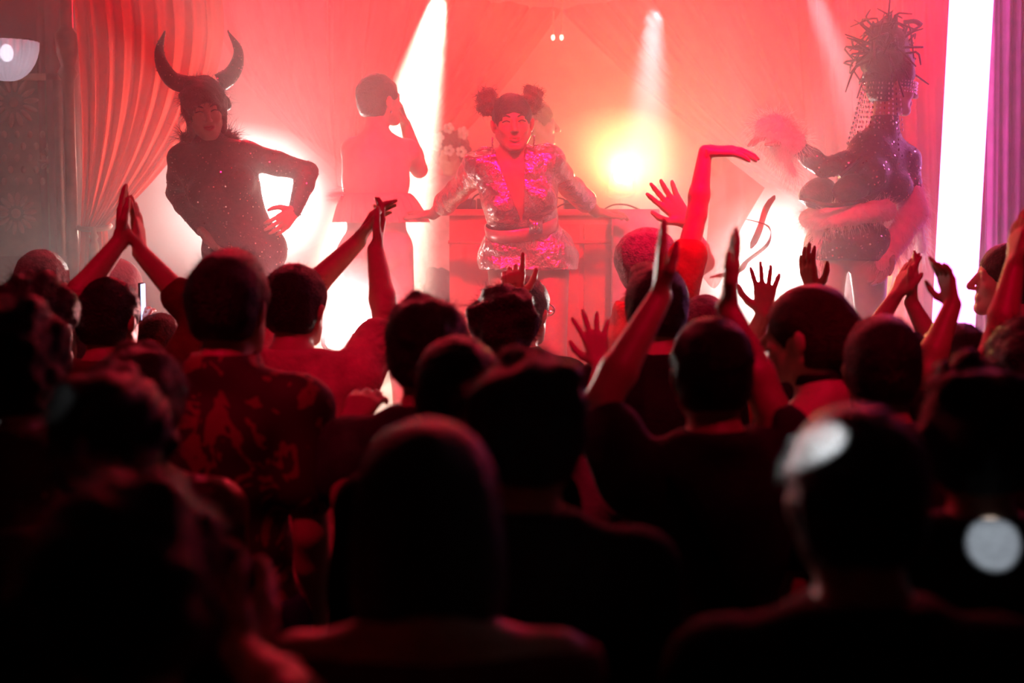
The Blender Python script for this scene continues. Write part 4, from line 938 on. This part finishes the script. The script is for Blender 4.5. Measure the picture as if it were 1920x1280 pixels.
crowd('curly dark haired person below the silver dress', 943, 544, 4.25, -8, 'curly', 'black', 0, ('red', 'short'), None, (0, 0, 0), 0, .03, 60)
ob, J, base, pr, M = crowd('person in dark cap with sparkling glasses half hidden by curly hair, one finger raised', 984, 514, 4.85, -30, 'short', 'black', 0, ('black', 'short'),
    dict(l=((930, 660, 4.75), (962, 565, 4.62), (961, 488, 4.58), dict(palm=(0, 1, 0), curl=(.03, 1.2, 1.3, 1.3), spread=.05))), (0, 0, 0), 0, .03, 61)
s_ = J['s']; w = lambda x, y, z: J['head'] + J['Rh'] @ (np.array([x, y, z]) * s_)
for x in (-1, 1):
    a = np.linspace(0, 2 * math.pi, 17); MB().tube([w(x * .034 + .024 * math.cos(q), .108, .002 + .019 * math.sin(q)) for q in a], .004, 6).tube([w(x * .058, .105, .004), w(x * .086, .0, .0)], .0035, 6).build('glasses_rim', M_GEM, ob, base)
crowd('person hidden behind tousled hair holding up an open pale hand with bracelet', 1052, 706, 3.75, -15, 'short', 'brown', 3, ('grey', 'short'),
    dict(r=((1108, 800, 3.74), (1128, 684, 3.82), (1100, 572, 3.86), dict(palm=(.3, 1, .1), curl=(.02, .06, .18, .25), spread=.30, thumb=1.3, s=1.05))), (0, 0, 0), .2, .03, 62)
bw = P(1126, 692, 3.92); a = np.linspace(0, 2 * math.pi, 25)
crowd('tousled dark haired person mid crowd right of the cropped head', 996, 664, 2.28, -12, 'messy', 'black', 1, ('black', 'short'), None, (0, 2, -4), .2, .04, 63, .010)
crowd('near blurred person with smooth dark bobbed hair at centre front', 802, 786, 1.86, 2, 'bob', 'black', 0, ('maroon', 'none', -.02), None, (3, 0, 0), .7, .04, 64, .010)
crowd('dark quiffed person behind the upright clapping hand', 1232, 494, 4.1, 2, 'pomp', 'black', 0, ('black', 'short'), None, (0, 0, -6), 0, .03, 65)
ob, J, base, pr, M = crowd('round headed person in a dark top with shoulder strap clapping wide overhead', 1333, 588, 3.02, 8, 'short', 'black', 0, ('charcoal', 'short'),
    dict(l=((1122, 764, 3.02), (1238, 556, 3.14), (1240, 398, 3.20), dict(palm=(1, .05, 0), curl=.03, spread=.03, thumb=.45)),
         r=((1446, 768, 3.04), (1364, 576, 3.12), (1384, 412, 3.16), dict(palm=(-1, -.1, 0), curl=.04, spread=.03, thumb=.4))), (2, 0, 0), 0, .03, 66, .008)
up = unit(J['neck'] - J['pel']); Rt = J['Rt']; s_ = J['s']
c = [J['pel'] + Rt @ (np.array(v) * s_) for v in ((-.115, -.03, .505), (-.09, -.115, .46), (-.02, -.142, .33), (.06, -.14, .18), (.14, -.12, .04), (.17, -.05, -.04))]
MB().tube(bez(c, 24), .022, 8, True, .15).build('shoulder_strap', CL['black'], ob, base)
crowd('greyish low head behind the round headed clapper, open hand spread up', 1320, 546, 4.5, -10, 'crop', 'grey', 0, ('red', 'none', -.02),
    dict(r=((1388, 694, 4.74), (1432, 588, 4.62), (1438, 482, 4.60), dict(palm=(-.1, 1, 0), curl=.06, spread=.30, thumb=1.5, s=.98))), (0, 0, 0), .2, .03, 67)
crowd('person hidden behind the sleek haired woman, one dark hand up at the white glare', 1536, 562, 4.66, 0, 'short', 'black', 2, ('black', 'short'),
    dict(l=((1560, 672, 4.72), (1526, 552, 4.64), (1508, 478, 4.64), dict(palm=(.9, .5, 0), curl=.15, spread=.10))), (0, 0, 0), 0, .03, 68)
ob, J, base, pr, M = crowd('woman with sleek gathered dark hair, lit ear and black choker, turned left', 1512, 528, 3.5, 52, 'sleek', 'brown', 3, ('black', 'none', -.03), None, (-2, 0, 10), .7, .03, 69, .0065, face=True)
c0 = J['neck'] * .45 + J['head'] * .55 + J['Rh'] @ np.array([0, -.018, -.035]); nd = unit(J['head'] + J['Rh'] @ np.array([0, -.022, -.05]) - J['neck']); Rn = frame(nd, J['R'][:, 0]); a = np.linspace(0, 2 * math.pi, 33)
rr_ = .056
MB().loft([c0 + np.stack([r * np.cos(a), r * np.sin(a), np.full(33, z)], 1) @ Rn.T for r, z in ((rr_, -.014), (rr_ + .004, -.011), (rr_ + .004, .011), (rr_, .014))], False).build('choker', CL['black'], ob, base)
MB().tube(np.stack([c0 + Rn @ np.array([(rr_ + .005) * math.cos(q), (rr_ + .005) * math.sin(q), 0]) for q in np.linspace(-2.2, -.9, 12)]), .0025, 5).build('choker_chain', M_CHROME, ob, base)
crowd('black cropped round head right of the choker woman', 1655, 585, 3.18, -4, 'short', 'black', 1, ('charcoal', 'short'), None, (0, 0, 0), 0, .04, 70)
crowd('person hidden behind the black cropped head clapping with bright rings', 1704, 618, 4.34, -8, 'short', 'brown', 3, ('navy', 'short'),
    dict(l=((1606, 670, 4.44), (1676, 560, 4.44), (1712, 480, 4.46), dict(palm=(.9, .2, -.4), curl=.08, spread=.06, thumb=.5)),
         r=((1768, 680, 4.40), (1708, 566, 4.44), (1720, 484, 4.47), dict(palm=(-1, .2, .1), curl=.10, spread=.10, thumb=.7))), (0, 0, 0), .4, .03, 71)
ob, J, base, pr, M = crowd('dark head with glasses pushed up, one lean arm reaching up before the light tube', 1800, 602, 3.95, 0, 'short', 'black', 1, ('black', 'short'),
    dict(l=((1736, 700, 3.80), (1786, 572, 3.86), (1764, 476, 3.90), dict(palm=(-.9, -.3, .1), curl=(.05, .25, .4, .3), spread=.22, thumb=.9, s=.9))), (0, 0, 0), 0, .03, 72)
s_ = J['s']; w = lambda x, y, z: J['head'] + J['Rh'] @ (np.array([x, y, z]) * s_)
MB().tube([w(-.09, -.02, .03), w(-.086, .05, .085), w(-.04, .075, .115), w(.04, .075, .115), w(.086, .05, .085), w(.09, -.02, .03)], .006, 6).build('glasses', M_CHROME, ob, base)
crowd('violet lit person in profile facing left by the light tube', 1892, 446, 4.75, 82, 'crop', 'brown', 3, ('white', 'none', -.03), None, (4, 0, 0), .3, .02, 73, .0065, face=True)
crowd('dark haired person cut by the right edge, arm raised straight', 1922, 596, 3.5, 5, 'messy', 'black', 1, ('black', 'short'),
    dict(l=((1872, 640, 3.58), (1902, 500, 3.64), (1914, 400, 3.68), dict(palm=(1, .2, 0), curl=.1, spread=.1))), (0, 0, 0), 0, .03, 74)
crowd('near black round head at lower right with a white light patch', 1606, 748, 1.76, 4, 'short', 'black', 1, ('black', 'short'), None, (2, 0, 0), 0, .05, 75, .010)
crowd('near frizzy haired person at right edge behind the near round head', 1838, 690, 2.35, -6, 'curly', 'black', 1, ('black', 'short'), None, (0, 0, 0), .3, .04, 76, .010)
ob, J, base, pr, M = crowd('near person cut by the left edge in a glittering sequin top', 28, 560, 2.62, -10, 'messy', 'black', 0, ('maroon', 'long', .06), None, (0, 0, -6), .4, .04, 77, .010)
shm = solid([p for p in pr if p[-1].startswith(('torso', 'uarm'))], .014, off=.021); N = vnormals(*shm); ok = np.nonzero((N[:, 1] < -.2) & (shm[0][:, 2] > 1.0))[0]; i = RNG.choice(ok, 420); d_ = discs(shm[0][i], N[i], .005, .5); o_ = link_mesh('sequins', d_[0], [d_[1]], M_GLINT, ob, base, False); o_['kind'] = 'stuff'
crowd('person with dark wavy hair behind the left near heads, shiny shoulder seam', 266, 648, 2.95, -16, 'messy', 'brown', 0, (mat('satin_sleeve', (.10, .02, .025), .35, .2, .3, 20, .3, 40), 'short'), None, (0, 0, -8), .3, .04, 78)
crowd('bulky dark haired person blurred between left edge and printed shirt man', 214, 692, 2.3, -10, 'messy', 'black', 0, ('black', 'short'), None, (0, 0, -8), 0, .05, 79, .010)
crowd('nearest large black head at lower left with hands held low', 244, 888, 1.46, -4, 'messy', 'black', 1, ('black', 'none', 0.0),
    dict(r=((560, 1330, 1.55), (446, 1222, 1.74), (516, 1128, 1.84), dict(palm=(-.4, .8, .2), curl=.25, spread=.2, thumb=1.0))), (4, 0, 0), .3, .05, 80, .010)

# ------------------------------------------------------------------ stage haze
def haze(name, lo, hi, dens, g, label, ell=None):
    m = bpy.data.materials.new(name); m.use_nodes = True; nt = m.node_tree
    for n in list(nt.nodes): nt.nodes.remove(n)
    out = nt.nodes.new('ShaderNodeOutputMaterial'); v = nt.nodes.new('ShaderNodeVolumeScatter')
    v.inputs['Color'].default_value = (1, 1, 1, 1); v.inputs['Density'].default_value = dens; v.inputs['Anisotropy'].default_value = g
    nt.links.new(v.outputs[0], out.inputs['Volume'])
    o = (MB().box(lo, hi) if ell is None else MB().ell(ell[0], ell[1], n=28, m=16)).build(name, m, smooth=False); tag(o, label, 'haze', None, 'stuff'); return o
haze('haze', (-3.88, 4.55, .02), (3.88, 9.38, 4.28), .13, .35, 'thin stage smoke filling the air over the stage')
haze('smoke_plume', 0, 0, .55, .3, 'dense white smoke plume behind the horned dancer', (P(430, 400, 7.2), (.68, .55, .46)))
haze('smoke_plume', 0, 0, .7, .3, 'bright core of smoke round the light behind the horned dancer', (P(525, 385, 7.3), (.30, .45, .26)))
haze('smoke_plume', 0, 0, 1.0, .3, 'small bright puff of smoke at the low light between clapping arms', (P(662, 572, 5.95), (.22, .18, .20)))
haze('smoke_plume', 0, 0, .55, .3, 'dense white smoke plume behind the raised hands near the fur dancer', (P(1440, 500, 7.25), (.42, .5, .40)))
haze('smoke_plume', 0, 0, .45, .2, 'amber lit smoke plume behind the booth', (P(1150, 335, 8.05), (.52, .35, .40)))
print('TRIS', sum(len(o.data.polygons) * 2 for o in bpy.data.objects if o.type == 'MESH'), 'OBJ', len(bpy.data.objects))
